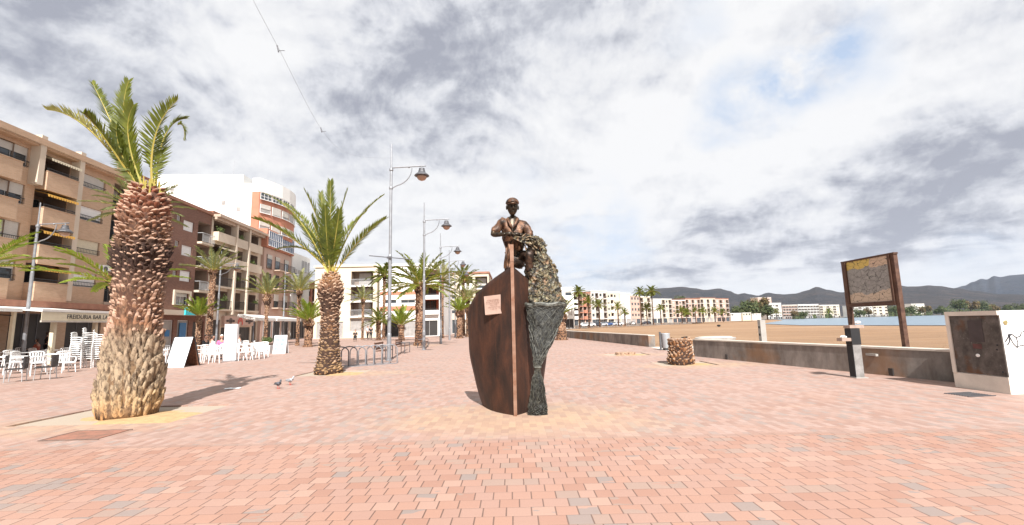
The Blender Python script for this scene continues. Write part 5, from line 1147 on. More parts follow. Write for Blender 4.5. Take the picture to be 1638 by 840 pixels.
# hanging net funnel and its tail
rg2 = rings_px([(484, 844, 902, 0), (488, 841, 905, 0), (494, 842, 903, -.02), (510, 845, 899, -.05), (530, 848, 891, -.1), (550, 850, 882, -.15), (570, 853, 872, -.2), (582, 855, 866, -.22), (590, 856, 863, -.22), (600, 854, 865, -.22), (620, 851, 870, -.2), (640, 848, 873, -.16), (655, 846, 875, -.12), (663, 845, 875, -.1), (666, 847, 873, -.1)], 8.42, .45)
mb, pts2 = lumpy(rg2, 48, .02, 9, 4.1, .09, 8); nd = mb.build('hanging_net', M['netcloth'], mon, smooth=True)
mesh_ = MB()
nn2 = 48; rows2 = len(rg2)
for dsg in (1, -1):
    for k in range(0, 48, 3):
        for seg0 in range(0, 34, 1):
            pass
        path = []
        for i in range(0, 34):
            kk = (k+dsg*i*.9) % 48; k0 = int(kk); fr_ = kk-k0; p = pts2[i*48+k0].lerp(pts2[i*48+(k0+1) % 48], fr_); c = rg2[i][0]; path.append(p+Vector((p.x-c.x, p.y-c.y, 0)).normalized()*.008)
        mesh_.tube(path, .0055, 4)
mesh_.build('net_cords', M['netrope'], nd)
mesh_ = MB(); random.seed(3)
for k in range(26):                                   # cords gathered in the tail, knot and rim rope
    k0 = random.randrange(48); path = []
    for i in range(30, rows2):
        p = pts2[i*48+(k0+int((i-30)*random.choice((0, .15)))) % 48]; c = rg2[i][0]; path.append(p+Vector((p.x-c.x, p.y-c.y, 0)).normalized()*.01)
    mesh_.tube(path, .007, 4)
i = 31; mesh_.tube([pts2[i*48+k % 48]+(pts2[i*48+k % 48]-rg2[i][0])*.18 for k in range(0, 49, 3)], .016, 6)
for i, r0 in ((3, .03), (5, .022)): mesh_.tube([pts2[i*48+k % 48]+Vector((0, 0, .015*math.sin(k*.8))) for k in range(0, 49, 2)], r0, 6)
mesh_.build('gathered_cords', M['netrope'], nd)
# ------------------------------------------------------------------ right side: board, shower post, cabinet, bin
M['woodframe'] = mat('dark_brown_frame', (.10, .045, .025), .7, .4, 12, .3)
M['woodpost'] = mat('dark_stained_post', (.13, .065, .04), .7, .4, 7, .3, c2=(.05, .02, .012))
bd = thing('notice_board', 'weathered beach map board in a rusty brown wooden frame on two posts behind the wall', 'notice board', (10.6, 12.5, -.85), 0)
mb = MB(); mb.box(-.06, .05, -.03, .09, 0, 4.12); mb.build('post', M['woodpost'], bd); mb = MB(); mb.box(-.07, .05, 1.86, 1.98, 0, 4.12); mb.build('post', M['woodpost'], bd)
mb = MB(); mb.box(-.09, .05, .093, 1.857, 2.72, 2.84); mb.box(-.075, .05, -.055, 1.99, 4.123, 4.17); mb.box(-.10, .0, 1.78, 1.857, 2.843, 4.12); mb.box(-.10, .0, .093, .16, 2.843, 4.12); mb.build('frame', M['woodframe'], bd)
t = NT('faded_map'); sp = t.n('ShaderNodeSeparateXYZ'); t.l(t.obj, sp.inputs[0]); yy, zz_ = sp.outputs[1], sp.outputs[2]
wv_ = t.noise(1.6, 5, .6); zz2 = t.m('ADD', zz_, t.m('MULTIPLY', t.m('SUBTRACT', wv_, .5), .45))
top_ = t.m('GREATER_THAN', zz2, 3.86); bot_ = t.m('LESS_THAN', zz2, 3.12); bt_ = t.noise(9, 5, .6)
yel = t.m('GREATER_THAN', t.m('ADD', yy, t.m('MULTIPLY', wv_, .3)), 1.0)
cc = t.mix(t.mr(bt_, .35, .7), (.31, .295, .27), (.20, .19, .18)); tc2 = t.mix(yel, (.52, .38, .27), (.55, .40, .10)); cc = t.mix(top_, cc, tc2); cc = t.mix(bot_, cc, (.50, .39, .29))
vo = t.n('ShaderNodeTexVoronoi'); vo.feature = 'DISTANCE_TO_EDGE'; vo.inputs['Scale'].default_value = 4.5
vv = t.n('ShaderNodeVectorMath'); t.l(t.obj, vv.inputs[0]); ns_ = t.n('ShaderNodeTexNoise'); ns_.inputs['Scale'].default_value = 5; t.l(t.obj, ns_.inputs['Vector']); vs2 = t.scale(ns_.outputs['Color'], (.25, .25, .25)); t.l(vs2, vv.inputs[1]); t.l(t.scale(vv.outputs[0], (1, .8, 1.6)), vo.inputs['Vector'])
cc = t.mix(t.m('LESS_THAN', vo.outputs['Distance'], .02), cc, (.045, .04, .035)); M['map'] = t.done(cc, .6)
mb = MB(); mb.box(-.055, -.02, .163, 1.777, 2.845, 4.118); mb.build('map_panel', M['map'], bd)
M['paleshelf'] = mat('pale_worn_shelf', (.42, .31, .25), .8, .3, 8, .2)
sh = thing('shower_post', 'short leaning grey beach tap post with two pale wooden shelves before the wall', 'tap post', (8.95, 12.2, 0), 0)
mb = MB(); mb.prism([(-.11, 0), (.11, 0), (.115, 1.28), (-.105, 1.28)], -.1, .1); p_ = mb.build('post', M['postgrey'] if 'postgrey' in M else mat('grey_post_paint', (.30, .29, .28), .7, .4, 5, .2, c2=(.16, .15, .14)), sh)
mb = MB(); mb.box(-.118, .122, -.112, .112, .86, 1.275); mb.box(-.118, -.102, -.105, .105, .02, .855); mb.build('dark_sleeve', M['black'], p_)
mb = MB(); mb.box(-.13, .24, -.12, .12, 1.283, 1.36); mb.build('shelf', M['paleshelf'], sh)
mb = MB(); mb.box(-.36, -.119, -.1, .1, .95, 1.03); mb.build('shelf', M['paleshelf'], sh)
for x, y, z in ((.2, .02, 1.43), (.14, -.05, 1.42), (-.26, 0, 1.06), (-.2, .04, 1.05)):
    mb = MB(); mb.sph((x, y, z), (.07, .05, .035), 8, 6, fn=lambda p, q: q*(1+.25*noise.noise(p*3))); mb.build('pebble', M['white'], sh)
mb = MB(); mb.box(-.14, .17, -.15, .12, 0, .025); mb.build('footing', M['concrete'], sh)
# white block with steel cabinet door
bx = thing('utility_cabinet', 'white rendered block with dark rusty steel door and black scrawl at the right edge', 'utility cabinet', (9.78, 9.25, 0), math.atan2(1.07, -.04)-PI/2)
mb = MB(); mb.box(0, 2.6, 0, 1.07, .0, 1.64); mb.build('block', M['white'], bx)
mb = MB(); mb.box(-.03, -.003, -.005, 1.09, .0, .32); mb.build('plinth', M['dirtwhite'], bx)
mb = MB(); mb.box(-.028, -.004, .0, 1.0, .335, 1.545); dr = mb.build('door', M['cabinet'], bx)
mb = MB(); mb.box(-.035, -.0285, .33, .62, 1.0, 1.45); mb.build('faded_sticker', M['cabinet2'] if 'cabinet2' in M else mat('darker_patch', (.06, .045, .045), .6, .3, 8, 0), dr)
mb = MB(); mb.box(-.032, -.0286, .40, .58, .86, .96); mb.build('warning_strip', mat('faded_red', (.12, .045, .04), .7, .3, 9, 0), dr)
mb = MB(); mb.sph((-.04, .5, .72), (.012, .045, .035), 8, 6); mb.build('lock', M['white'], dr)
for y, z in ((.1, .95), (.12, .86), (.08, .42)): mb = MB(); mb.sph((-.03, y, z), (.012, .018, .018), 8, 6); mb.build('rivet', M['black'], dr)
mb = MB(); mb.box(-.05, -.003, 1.0, 1.08, .32, 1.64); mb.box(-.05, -.003, 0, .997, 1.55, 1.64); mb.build('frame', M['dirtwhite'], bx)
gf = MB(); Yg = -.006
def stroke(pts_, r=.012):
    for (a, b), (c, d) in zip(pts_, pts_[1:]):
        L = math.hypot(c-a, d-b); nx_, nz_ = -(d-b)/L*r, (c-a)/L*r; gf.quad((a+nx_, Yg, b+nz_), (a-nx_, Yg, b-nz_), (c-nx_, Yg, d-nz_), (c+nx_, Yg, d+nz_))
stroke([(.03, 1.02), (.10, 1.10), (.14, 1.16), (.20, 1.16)]); stroke([(.14, 1.16), (.12, 1.02), (.06, .95)]); stroke([(.13, 1.14), (.19, .98), (.26, .90)], .009); stroke([(.2, 1.16), (.27, 1.10), (.36, 1.12), (.40, 1.2)], .009); stroke([(.27, 1.1), (.29, 1.0), (.26, .9), (.34, .95), (.42, .93)], .008); stroke([(.42, 1.2), (.5, 1.24), (.56, 1.16), (.5, 1.08), (.44, 1.12)], .009); stroke([(.6, 1.2), (.66, .95), (.74, 1.15), (.8, .92)], .01)
gf.sph((.135, -.01, 1.15), (.03, .008, .03), 8, 6); gf.build('graffiti', M['ink'], bx)
mb = MB(); mb.sph((.10, -.008, 1.40), (.05, .009, .045), 10, 6, fn=lambda p, q: q*(1+.4*noise.noise(p*2))); mb.build('stain', mat('ochre_stain', (.36, .28, .12), .9, .5, 20, 0), bx)
# drain grate and inspection cover
dg_ = thing('drain_grate', 'small iron drain grate in the paving by the white block', 'drain', (9.0, 9.3, .002), .1)
mb = MB()
for k in range(9): mb.box(-.28, .28, -.2+k*.05, -.2+k*.05+.02, 0, .012)
mb.box(-.3, .3, -.22, -.205, 0, .014); mb.box(-.3, .3, .225, .24, 0, .014); mb.build('grate', M['galvdark'], dg_)
ic = thing('inspection_cover', 'rectangular brick filled inspection cover before the thick left palm', 'manhole cover', (-6.8, 7.5, .003), .02)
mb = MB(); mb.box(-.42, .42, -.3, .3, 0, .006); mb.build('brick_infill', mat('old_red_brick', (.34, .15, .10), .9, .4, 5, .3, c2=(.18, .10, .07)), ic)
mb = MB(); mb.box(-.45, .45, -.33, -.303, 0, .01); mb.box(-.45, .45, .303, .33, 0, .01); mb.box(-.45, -.423, -.3, .3, 0, .01); mb.build('frame', mat('rusty_frame', (.22, .15, .12), .8, .4, 8), ic)
# litter bin
bn = thing('litter_bin', 'grey metal litter bin on a dark post at the gap in the wall', 'litter bin', (8.25, 25.1, 0))
mb = MB(); mb.lathe([(.2, .1), (.22, .12), (.23, .86), (.24, .9), (.21, .9), (.2, .3)], 20); mb.build('bin_body', mat('grey_bin_steel', (.42, .45, .48), .4, .1, 4, .05, .4), bn, smooth=True)
mb = MB(); mb.box(-.33, -.25, -.05, .05, 0, .98); mb.box(-.25, -.2, -.03, .03, .7, .76); mb.build('post', M['galvdark'], bn); mb = MB(); mb.lathe([(.17, 0), (.17, .098)], 14); mb.build('foot', M['black'], bn)
# concrete post on the sand, low items on the beach
tp = thing('concrete_post', 'square grey concrete post standing on the sand behind the wall', 'post', (13.48, 25, -.85))
mb = MB(); mb.box(-.14, .14, -.14, .14, 0, 2.36); mb.build('shaft', M['concrete'], tp); mb = MB(); [mb.box(-.165, -.142, -.05, .05, z, z+.12) for z in (1.1, 1.5, 1.9, .7)]; mb.build('step_iron', M['black'], tp)
def rowboat(label, loc, rz, s=1., m='black', group='boats left on the beach'):
    t = thing('rowing_boat', label, 'rowing boat', loc, rz, group); mb = MB(); L = 3.4; n = 12; vs = []
    for i in range(n+1):
        u = i/n; w_ = .65*math.sin(min(1, u*1.25+.18)*PI*.5)*(1-max(0, (u-.55)/.45)**2.2); x = -L/2+L*u; zz1 = .55+.2*u**2
        vs += [(x, -w_, zz1), (x, -w_*.75, .15+.1*u), (x, 0, .03+.25*max(0, u-.7)), (x, w_*.75, .15+.1*u), (x, w_, zz1)]
    fs = [(i*5+k, (i+1)*5+k, (i+1)*5+k+1, i*5+k+1) for i in range(n) for k in range(4)]+[(0, 1, 2, 3, 4)]; mb.add(vs, fs); mb.add([(x*.97, y*.93, z+.01) for x, y, z in vs], [f[::-1] for f in fs]); mb.build('hull', M[m], t)
    for x in (-.9, .2): b = MB(); b.box(x, x+.22, -.5, .5, .4, .43); b.build('thwart', M['woodlight'], t)
    t.scale = (s,)*3
rowboat('small dark boat lying on the sand just beyond the stump', (*G(1095, 541, -.8)[:2], -.8), .4, .3)
rowboat('tiny dark boat far out on the sand', (*G(1150, 523, -.8)[:2], -.8), 1.2, .9)
p = G(1150, 544, -.8); md = thing('stone_platform', 'low pale slab with dark rim lying on the sand behind the wall', 'platform', (p.x, p.y+1, -.85), .1)
mb = MB(); mb.lathe([(2.3, 0), (2.35, .28), (2.2, .34), (2.0, .36)], 26, jit=.02); o = mb.build('rim', M['concrete'], md); mb = MB(); mb.lathe([(1.98, .3), (1.9, .42), (.5, .46)], 24, jit=.02); mb.build('top_sand', M['wallcap'], md)
for o in md.children: o.scale = (1, .8, 1)
# ------------------------------------------------------------------ bicycle rack, benches
rk = thing('bicycle_rack', 'bent steel tube bicycle rack beside the middle palm', 'bicycle rack', (-6.35, 19.6, 0), math.atan2(1.6, 1.9))
for k in range(8):
    x = -1.35+k*.36; mb = MB(); w_ = .62; pts_ = [(0, -w_/2, .02), (0, -w_/2, .6)]+[(0, -w_/2*math.cos(a), .6+.22*math.sin(a)) for a in [PI*i/8 for i in range(1, 8)]]+[(0, w_/2, .6), (0, w_/2, .02)]
    mb.tube(pts_, .024, 7); o = mb.build('hoop', M['galvdark'] if k < 3 else M['galv'], rk, loc=(x, 0, 0)); o.rotation_euler = (0, 0, -1.9)
for y in (-.3, .3): mb = MB(); mb.box(-1.5, 1.35, y-.03, y+.03, 0, .035); mb.build('base_rail', M['galv'], rk)
def bench():
    t = thing('bench', 'dark slatted bench with steel frame nearest to the bicycle rack', 'bench', (-6.75, 22.4, 0), 0, 'slatted benches along the lamp row')
    mb = MB(); [mb.box(-.04+k*.0, -.0+k*.0, 0, 1.5, .48+k*.13, .48+k*.13+.09) for k in range(3)]; mb.build('backrest', M['woodbrown'], t)
    mb = MB(); [mb.box(.05+k*.12, .05+k*.12+.09, 0, 1.5, .42, .45) for k in range(4)]; mb.build('seat', M['woodbrown'], t)
    for y in (.1, 1.4):
        mb = MB(); mb.tube([(-.03, y, 0), (-.03, y, .85)], .022, 6); mb.build('leg', M['galvdark'], t)
        mb = MB(); mb.tube([(.5, y, 0), (.5, y, .62)], .022, 6); mb.build('leg', M['galvdark'], t)
        mb = MB(); mb.tube([(-.02, y, .62), (.5, y, .62)], .022, 6); mb.build('armrest', M['galvdark'], t)
    return t
bn1 = bench(); dup(bn1, (-6.95, 27.2, 0), label='dark slatted bench between the first and second lamp posts'); dup(bn1, (-7.0, 33.6, 0), label='dark slatted bench just beyond the second lamp post')
# ------------------------------------------------------------------ terraces
def tbl(label, loc, rz=0, group='white cafe tables'):
    t = thing('cafe_table', label, 'table', loc, rz, group); mb = MB(); mb.box(-.4, .4, -.4, .4, .71, .74); mb.build('tabletop', M['plastic'], t)
    for a in (-1, 1):
        for b in (-1, 1): mb = MB(); mb.tube([(a*.3, b*.3, .708), (a*.36, b*.36, 0)], [.022, .018], 6); mb.build('leg', M['plastic'], t)
    return t
def chair_white(label, loc, rz=0, group='white plastic cafe chairs'):
    t = thing('cafe_chair', label, 'chair', loc, rz, group); mb = MB(); mb.box(-.22, .22, -.22, .2, .42, .45); mb.box(-.2, .2, -.24, -.222, .39, .44); mb.build('seat', M['plastic'], t)
    mb = MB(); n = 6
    for k in range(n): x = -.2+.4*k/(n-1); mb.prism([(x-.022, .45), (x+.022, .45), (x*1.05+.022, .83), (x*1.05-.022, .83)], .19, .21)
    vs = [(.225*math.sin(a), .23-.03*math.cos(a), .83+.05*math.cos(a)) for a in [(-PI/2+PI*i/8) for i in range(9)]]; mb.tube(vs, .025, 6); mb.build('backrest', M['plastic'], t)
    for a in (-1, 1):
        mb = MB(); mb.tube([(a*.24, .2, .64), (a*.25, -.1, .65), (a*.23, -.2, .6), (a*.22, -.21, .45)], .02, 5); mb.build('armrest', M['plastic'], t)
        for b in (-1, 1): mb = MB(); mb.tube([(a*.2, b*.19, .425), (a*.24, b*.23, 0)], [.026, .016], 6); mb.build('leg', M['plastic'], t)
    return t
def chair_dark(label, loc, rz):
    t = thing('cafe_chair', label, 'chair', loc, rz, 'dark wicker cafe chairs'); mb = MB(); mb.box(-.23, .23, -.24, .2, .42, .46); mb.build('seat', M['wicker'], t)
    mb = MB(); mb.prism([(-.22, .44), (.22, .44), (.24, .86), (-.24, .86)], .2, .235); mb.build('backrest', M['wicker'], t)
    for a in (-1, 1):
        mb = MB(); mb.tube([(a*.26, .2, .66), (a*.26, -.2, .66), (a*.26, -.22, .44)], .014, 5); mb.build('armrest', M['alu'], t)
        for b in (-1, 1): mb = MB(); mb.tube([(a*.22, b*.2, .42), (a*.23, b*.22, 0)], .014, 6); mb.build('leg', M['alu'], t)
    return t
g = G
def gp(x, y): p = G(x, y); return (p.x, p.y, 0)
chair_dark('dark wicker chair with metal legs at the left edge, nearest to the frame corner', gp(24, 611), -1.0); chair_dark('dark wicker chair with metal legs between the first one and the stacked chairs', gp(72, 607), -1.15); chair_dark('dark wicker chair half cut by the left frame edge', gp(-6, 607), -.9)
T0 = tbl('white cafe table beside the two dark wicker chairs', gp(46, 601), .1)
def more_t(lb, x, y, rz=0): dup(T0, gp(x, y), rz, lb)
for i, (x, y, lb) in enumerate([(6, 599, 'white cafe table at the left frame edge behind the dark chair'), (92, 592, 'white cafe table just left of the stacked chairs'), (40, 588, 'white cafe table in the second row, beside the lamp foot'), (5, 586, 'white cafe table in the second row at the frame edge'), (72, 582, 'white cafe table in the third row before the tan pillar'),
                                (254, 584, 'white cafe table left of the leaning signboard'), (345, 575, 'white cafe table left of the white totem'), (328, 572, 'white cafe table with two seated guests'), (388, 571, 'white cafe table just right of the white totem'), (405, 569, 'white cafe table at the right end of the ice cream terrace'), (360, 570, 'white cafe table behind the white totem')]): more_t(lb, x, y, i*.4)
C0 = chair_white('white plastic chair at the table beside the dark chairs', gp(58, 596), 1.0)
for i, (x, y, lb) in enumerate([(30, 594, 'white plastic chair behind the two dark ones, left'), (17, 590, 'white plastic chair in the second row, left of the lamp foot'), (80, 588, 'white plastic chair beneath the pillar'), (104, 596, 'white plastic chair beside the stacks, facing left'), (100, 585, 'white plastic chair beside the stacks, farther one'), (56, 583, 'white plastic chair in the third row'), (26, 581, 'white plastic chair in the third row near the frame edge'),
                                (246, 590, 'white plastic chair touching the left edge of the signboard'), (262, 580, 'white plastic chair behind the signboard'), (322, 579, 'white plastic chair right beside the signboard'), (333, 580, 'white plastic chair, second from the signboard'), (345, 581, 'white plastic chair left of the totem, front one'), (355, 577, 'white plastic chair almost hidden by the totem'), (336, 571, 'white plastic chair of the seated guests'), (348, 568, 'white plastic chair behind the guests'),
                                (384, 577, 'white plastic chair right of the totem, front one'), (395, 576, 'white plastic chair right of the totem, second'), (404, 575, 'white plastic chair right of the totem, third'), (414, 574, 'white plastic chair right of the totem, fourth'), (396, 566, 'white plastic chair in the back row right of the totem'), (412, 567, 'white plastic chair nearest to the planter'), (419, 572, 'white plastic chair at the end of the terrace')]):
    dup(C0, gp(x, y), random.uniform(0, 6), lb)
for si, (x, y, n, nm) in enumerate([(124, 589, 9, 'left'), (141, 588, 11, 'middle'), (156, 588, 10, 'right')]):
    p = gp(x, y)
    for k in range(n):
        pos_ = 'lowest chair' if k == 0 else 'topmost chair' if k == n-1 else ('second', 'third', 'fourth', 'fifth', 'sixth', 'seventh', 'eighth', 'ninth', 'tenth')[k-1]+' lowest chair'
        c = dup(C0, (p[0]+k*.012, p[1]-k*.02, k*.098), 1.9+si*.2, 'white plastic chair, the %s of the %s stack beside the thick palm' % (pos_.replace(' chair', ''), nm)); c['group'] = 'stacked white chairs'
# signboards
af = thing('signboard', 'large blank white sandwich board with brown inside, right of the thick palm', 'sandwich board', gp(279, 588), 0)
def slab_(mb, x0, x1, ya, yb, h, th):
    mb.add([(x0, ya, 0), (x1, ya, 0), (x1, yb, h), (x0, yb, h), (x0, ya+th, 0), (x1, ya+th, 0), (x1, yb+th, h), (x0, yb+th, h)], [(0, 1, 2, 3), (4, 7, 6, 5), (0, 4, 5, 1), (1, 5, 6, 2), (2, 6, 7, 3), (3, 7, 4, 0)])
mb = MB(); slab_(mb, -.42, .42, 0, .47, 1.33, .02); mb.build('front_board', M['signwhite'], af); mb = MB(); slab_(mb, -.42, .42, 1.0, .52, 1.31, .02); mb.build('back_board', M['woodbrown'], af)
mb = MB(); slab_(mb, -.46, -.423, -.02, .455, 1.35, .04); mb.build('leg', M['black'], af); mb = MB(); slab_(mb, .423, .455, .99, .51, 1.33, .05); mb.build('leg', M['black'], af); mb = MB(); slab_(mb, .423, .445, -.01, .46, 1.33, .03); mb.build('leg', M['black'], af)
mb = MB(); mb.box(-.4, .4, .95, .98, .12, .18); mb.build('brace', M['woodbrown'], af)
tt = thing('advertising_totem', 'tall blank white totem standing before the ice cream terrace', 'totem', gp(368, 578), .15)
mb = MB(); mb.box(-.30, .30, -.12, .12, .06, 1.92); mb.build('panel', M['signwhite'], tt); mb = MB(); mb.box(-.33, .33, -.16, .16, 0, .058); mb.build('base', M['galv'], tt)
mn = thing('menu_board', 'white framed menu board on the paving beside the planter', 'menu board', gp(446, 566), .1)
mb = MB(); slab_(mb, -.40, .40, 0, .22, 1.2, .03); mb.build('panel', M['signwhite'], mn); mb = MB(); slab_(mb, -.40, .40, .6, .28, 1.18, .02); mb.build('back_panel', M['signwhite'], mn)
mb = MB()
for c in range(2):
    for r in range(3):
        x0, z0 = -.3+c*.34, .2+r*.3; yy_ = -.004+.22*z0/1.2; mb.add([(x0, yy_, z0), (x0+.24, yy_, z0), (x0+.24, yy_+.22*.2/1.2, z0+.2), (x0, yy_+.22*.2/1.2, z0+.2)], [(0, 1, 2, 3)])
mb.build('menu_pictures', mat('menu_blue', (.35, .45, .60), .5, .4, 12, 0), mn)
pt = thing('planter', 'white square planter with a round green shrub beside the menu board', 'planter', gp(427, 566), 0)
mb = MB(); mb.prism([(-.3, 0), (.3, 0), (.34, .55), (-.34, .55)], -.3, .3); mb.build('pot', M['plastic'], pt)
me = LC[0].copy(); me.materials.append(M['shrub']); o = link('shrub', me, pt, (0, 0, .85)); o.scale = (.075, .075, .06)
# awnings
aw = thing('awning', 'cream awning with dark lettered valance over the bar terrace', 'awning', (0, 0, 0), 0, 'terrace awnings')
a0, a1 = Vector((-24.6, 23.8, 0)), Vector((-25.15, 30.5, 0)); dd_ = (a1-a0).normalized(); nn_ = Vector((-dd_.y, dd_.x, 0))
aw.location = a0; aw.rotation_euler = (0, 0, math.atan2(dd_.y, dd_.x)); L_ = (a1-a0).length
mb = MB(); mb.add([(0, 0, 2.83), (L_, 0, 2.83), (L_, 6.4, 3.4), (0, 6.4, 3.4), (0, 0, 2.79), (L_, 0, 2.79), (L_, 6.4, 3.36), (0, 6.4, 3.36)], [(0, 1, 2, 3), (4, 7, 6, 5), (0, 4, 5, 1), (1, 5, 6, 2), (2, 6, 7, 3), (3, 7, 4, 0)]); mb.build('canvas_roof', M['canvaswhite'], aw)
mb = MB(); mb.box(-.02, L_+.02, -.06, -.003, 2.80, 2.93); mb.build('front_beam', M['canvaswhite'], aw); mb = MB(); mb.box(-.02, L_, -.05, -.03, 2.34, 2.77); vl = mb.build('valance', M['canvas'], aw)
mb = MB(); mb.box(-.03, L_, -.08, -.0, 2.24, 2.335); mb.box(-.02, L_, -.055, -.02, 2.772, 2.797); mb.build('valance_bar', M['wallcap'], aw)
for x in (1.25, 4.0, L_-.2): mb = MB(); mb.box(x-.09, x+.09, .3, .5, 0, 2.8); mb.build('post', M['canvas'], aw)
def text_me(s, size, m, ext=.006):
    cu = bpy.data.curves.new('lettering', 'FONT'); cu.body = s; cu.size = size; cu.extrude = ext; o = bpy.data.objects.new('tmp', cu); C.objects.link(o); bpy.context.view_layer.update()
    me = bpy.data.meshes.new_from_object(o.evaluated_get(bpy.context.evaluated_depsgraph_get())); bpy.data.objects.remove(o); me.materials.clear(); me.materials.append(m); return me
me = text_me('FREIDURIA BAR LA COFRADIA', .34, M['ink']); o = link('lettering', me, vl, (1.45, -.058, 2.44)); o.rotation_euler = (PI/2, 0, 0)
aw2 = thing('awning', 'open cream awning with dark underside at the left frame edge', 'awning', (-24.75, 17.2, 0), aw.rotation_euler[2], 'terrace awnings')
mb = MB(); mb.add([(0, 0, 2.85), (6.2, 0, 2.85), (6.2, 6.2, 3.4), (0, 6.2, 3.4), (0, 0, 2.80), (6.2, 0, 2.80), (6.2, 6.2, 3.35), (0, 6.2, 3.35)], [(0, 1, 2, 3), (4, 7, 6, 5), (0, 4, 5, 1), (1, 5, 6, 2), (2, 6, 7, 3), (3, 7, 4, 0)]); mb.build('canvas_roof', M['canvas'], aw2)
mb = MB(); mb.box(-.02, 6.25, -.06, -.003, 2.78, 2.95); mb.build('front_beam', M['canvaswhite'], aw2); mb = MB(); mb.box(6.1, 6.25, .2, .34, 0, 2.79); mb.build('post', M['canvas'], aw2); mb = MB(); mb.tube([(6.1, .3, 2.6), (3.5, 5.9, 3.2)], .03, 6); mb.tube([(2, .3, 2.6), (2.5, 5.9, 3.2)], .03, 6); mb.build('folding_arm', M['black'], aw2)
def canopy(label, loc, rz, w_, d_, z):
    t = thing('canopy', label, 'canopy', loc, rz, 'white cafe canopies'); mb = MB(); mb.add([(0, 0, z), (w_, 0, z), (w_, d_, z+.35), (0, d_, z+.35), (0, 0, z-.28), (w_, 0, z-.28), (w_, d_, z+.1), (0, d_, z+.1)], [(0, 1, 2, 3), (4, 7, 6, 5), (0, 4, 5, 1), (1, 5, 6, 2), (2, 6, 7, 3), (3, 7, 4, 0)]); mb.build('canvas_roof', M['canvaswhite'], t)
    for x in (.1, w_-.1): mb = MB(); mb.tube([(x, .12, 0), (x, .12, z-.282)], .05, 8); mb.build('post', M['galvdark'], t)
canopy('white canopy on dark posts right of the ice cream sign', (-24.6, 43.6, 0), FA, 4.5, 1.6, 2.75); canopy('white canopy on dark posts behind the menu board', (-24.95, 48.4, 0), FA, 6.5, 2.6, 2.75)
# ------------------------------------------------------------------ people
person('person in black standing under the bar awning', (*gp(72, 575)[:2], 0), 2.6, 'black', 'black')
person('person with reddish top seated at a table left of the tan pillar', (*gp(55, 578)[:2], 0), -1.2, 'redcloth', 'black', 'sit')
person('person in black seated at the left end of the ice cream terrace', (*gp(328, 573)[:2], 0), 1.4, 'black', 'black', 'sit')
person('person in white seated beside the one in black', (*gp(339, 575)[:2], 0), 2.4, 'whitecloth', 'whitecloth', 'sit')
person('person in bright pink seated left of the white totem', (*gp(353, 574)[:2], 0), .8, 'pink', 'black', 'sit', 'whitecloth')
person('person in light shirt seated right of the white totem', (*gp(380, 571)[:2], 0), -1.3, 'whitecloth', 'redcloth', 'sit')
person('person in dark clothes walking before the far white block, left of the lamp post', (*gp(593, 543)[:2], 0), .4, 'black', 'black')
person('second walker in light top beside the dark one before the far white block', (*gp(588, 543)[:2], 0), 1.2, 'whitecloth', 'black')
person('person in black sitting far off before the cream block', (*gp(568, 546)[:2], 0), .3, 'black', 'black', 'sit')
# ------------------------------------------------------------------ pigeons
def pigeon(label, loc, rz, m1, m2):
    t = thing('pigeon', label, 'pigeon', loc, rz, 'pigeons on the paving')
    b = MB(); b.sph((0, 0, .13), (.05, .10, .055), 14, 10, fn=lambda p, q: Vector((q.x*(1-.25*max(0, p.y)), q.y, q.z+.03*max(0, -p.y)))); b.tube([(0, -.07, .16), (0, -.095, .20), (0, -.10, .225)], [.035, .024, .022], 8); b.sph((0, -.105, .235), (.022, .028, .022), 10, 8); b.tube([(0, -.125, .234), (0, -.155, .228)], [.008, .002], 5)
    b.add([(-.025, .08, .125), (.025, .08, .125), (.035, .2, .10), (-.035, .2, .10), (-.025, .08, .115), (.025, .08, .115), (.035, .2, .095), (-.035, .2, .095)], [(0, 1, 2, 3), (4, 7, 6, 5), (2, 6, 7, 3), (0, 3, 7, 4), (1, 5, 6, 2)]); b.build('body', m1, t, smooth=True)
    for s in (-1, 1):
        w_ = MB(); w_.sph((s*.045, .03, .14), (.012, .10, .038), 10, 8); w_.build('wing', m2, t, smooth=True)
        l = MB(); l.tube([(s*.02, 0, .09), (s*.022, -.005, .0)], .005, 5)
        for a in (-.5, 0, .5): l.tube([(s*.022, -.005, .006), (s*.022+.03*math.sin(a), -.005-.03*math.cos(a), .003)], .003, 4)
        l.build('leg', M['red'], t)
mg = mat('pigeon_grey', (.16, .17, .20), .6, .4, 20, 0, c2=(.06, .07, .08)); mg2 = mat('pigeon_wing', (.10, .105, .12), .6, .5, 30, 0); mw = mat('pigeon_pale', (.50, .50, .52), .6, .3, 20, 0); mw2 = mat('pigeon_pale_wing', (.30, .31, .33), .6, .4, 20, 0)
pigeon('dark grey pigeon on the paving, the nearer one', (*gp(445, 622)[:2], 0), 1.0, mg, mg2); pigeon('pale pigeon on the paving, the farther one', (*gp(464, 616)[:2], 0), 1.3, mw, mw2)
# paper scraps on the paving
p = gp(372, 622); pp = thing('paper_scrap', 'crumpled white paper lying in the palm shadow', 'litter', p, .3)
mb = MB(); n = 6; mb.add([(-.2+.4*i/n, -.1+.2*j/n, .01+.03*abs(noise.noise(Vector((i*.7, j*.7, 1))))) for j in range(n+1) for i in range(n+1)], [(j*(n+1)+i, j*(n+1)+i+1, (j+1)*(n+1)+i+1, (j+1)*(n+1)+i) for j in range(n) for i in range(n)]); mb.build('paper', M['signwhite'], pp)
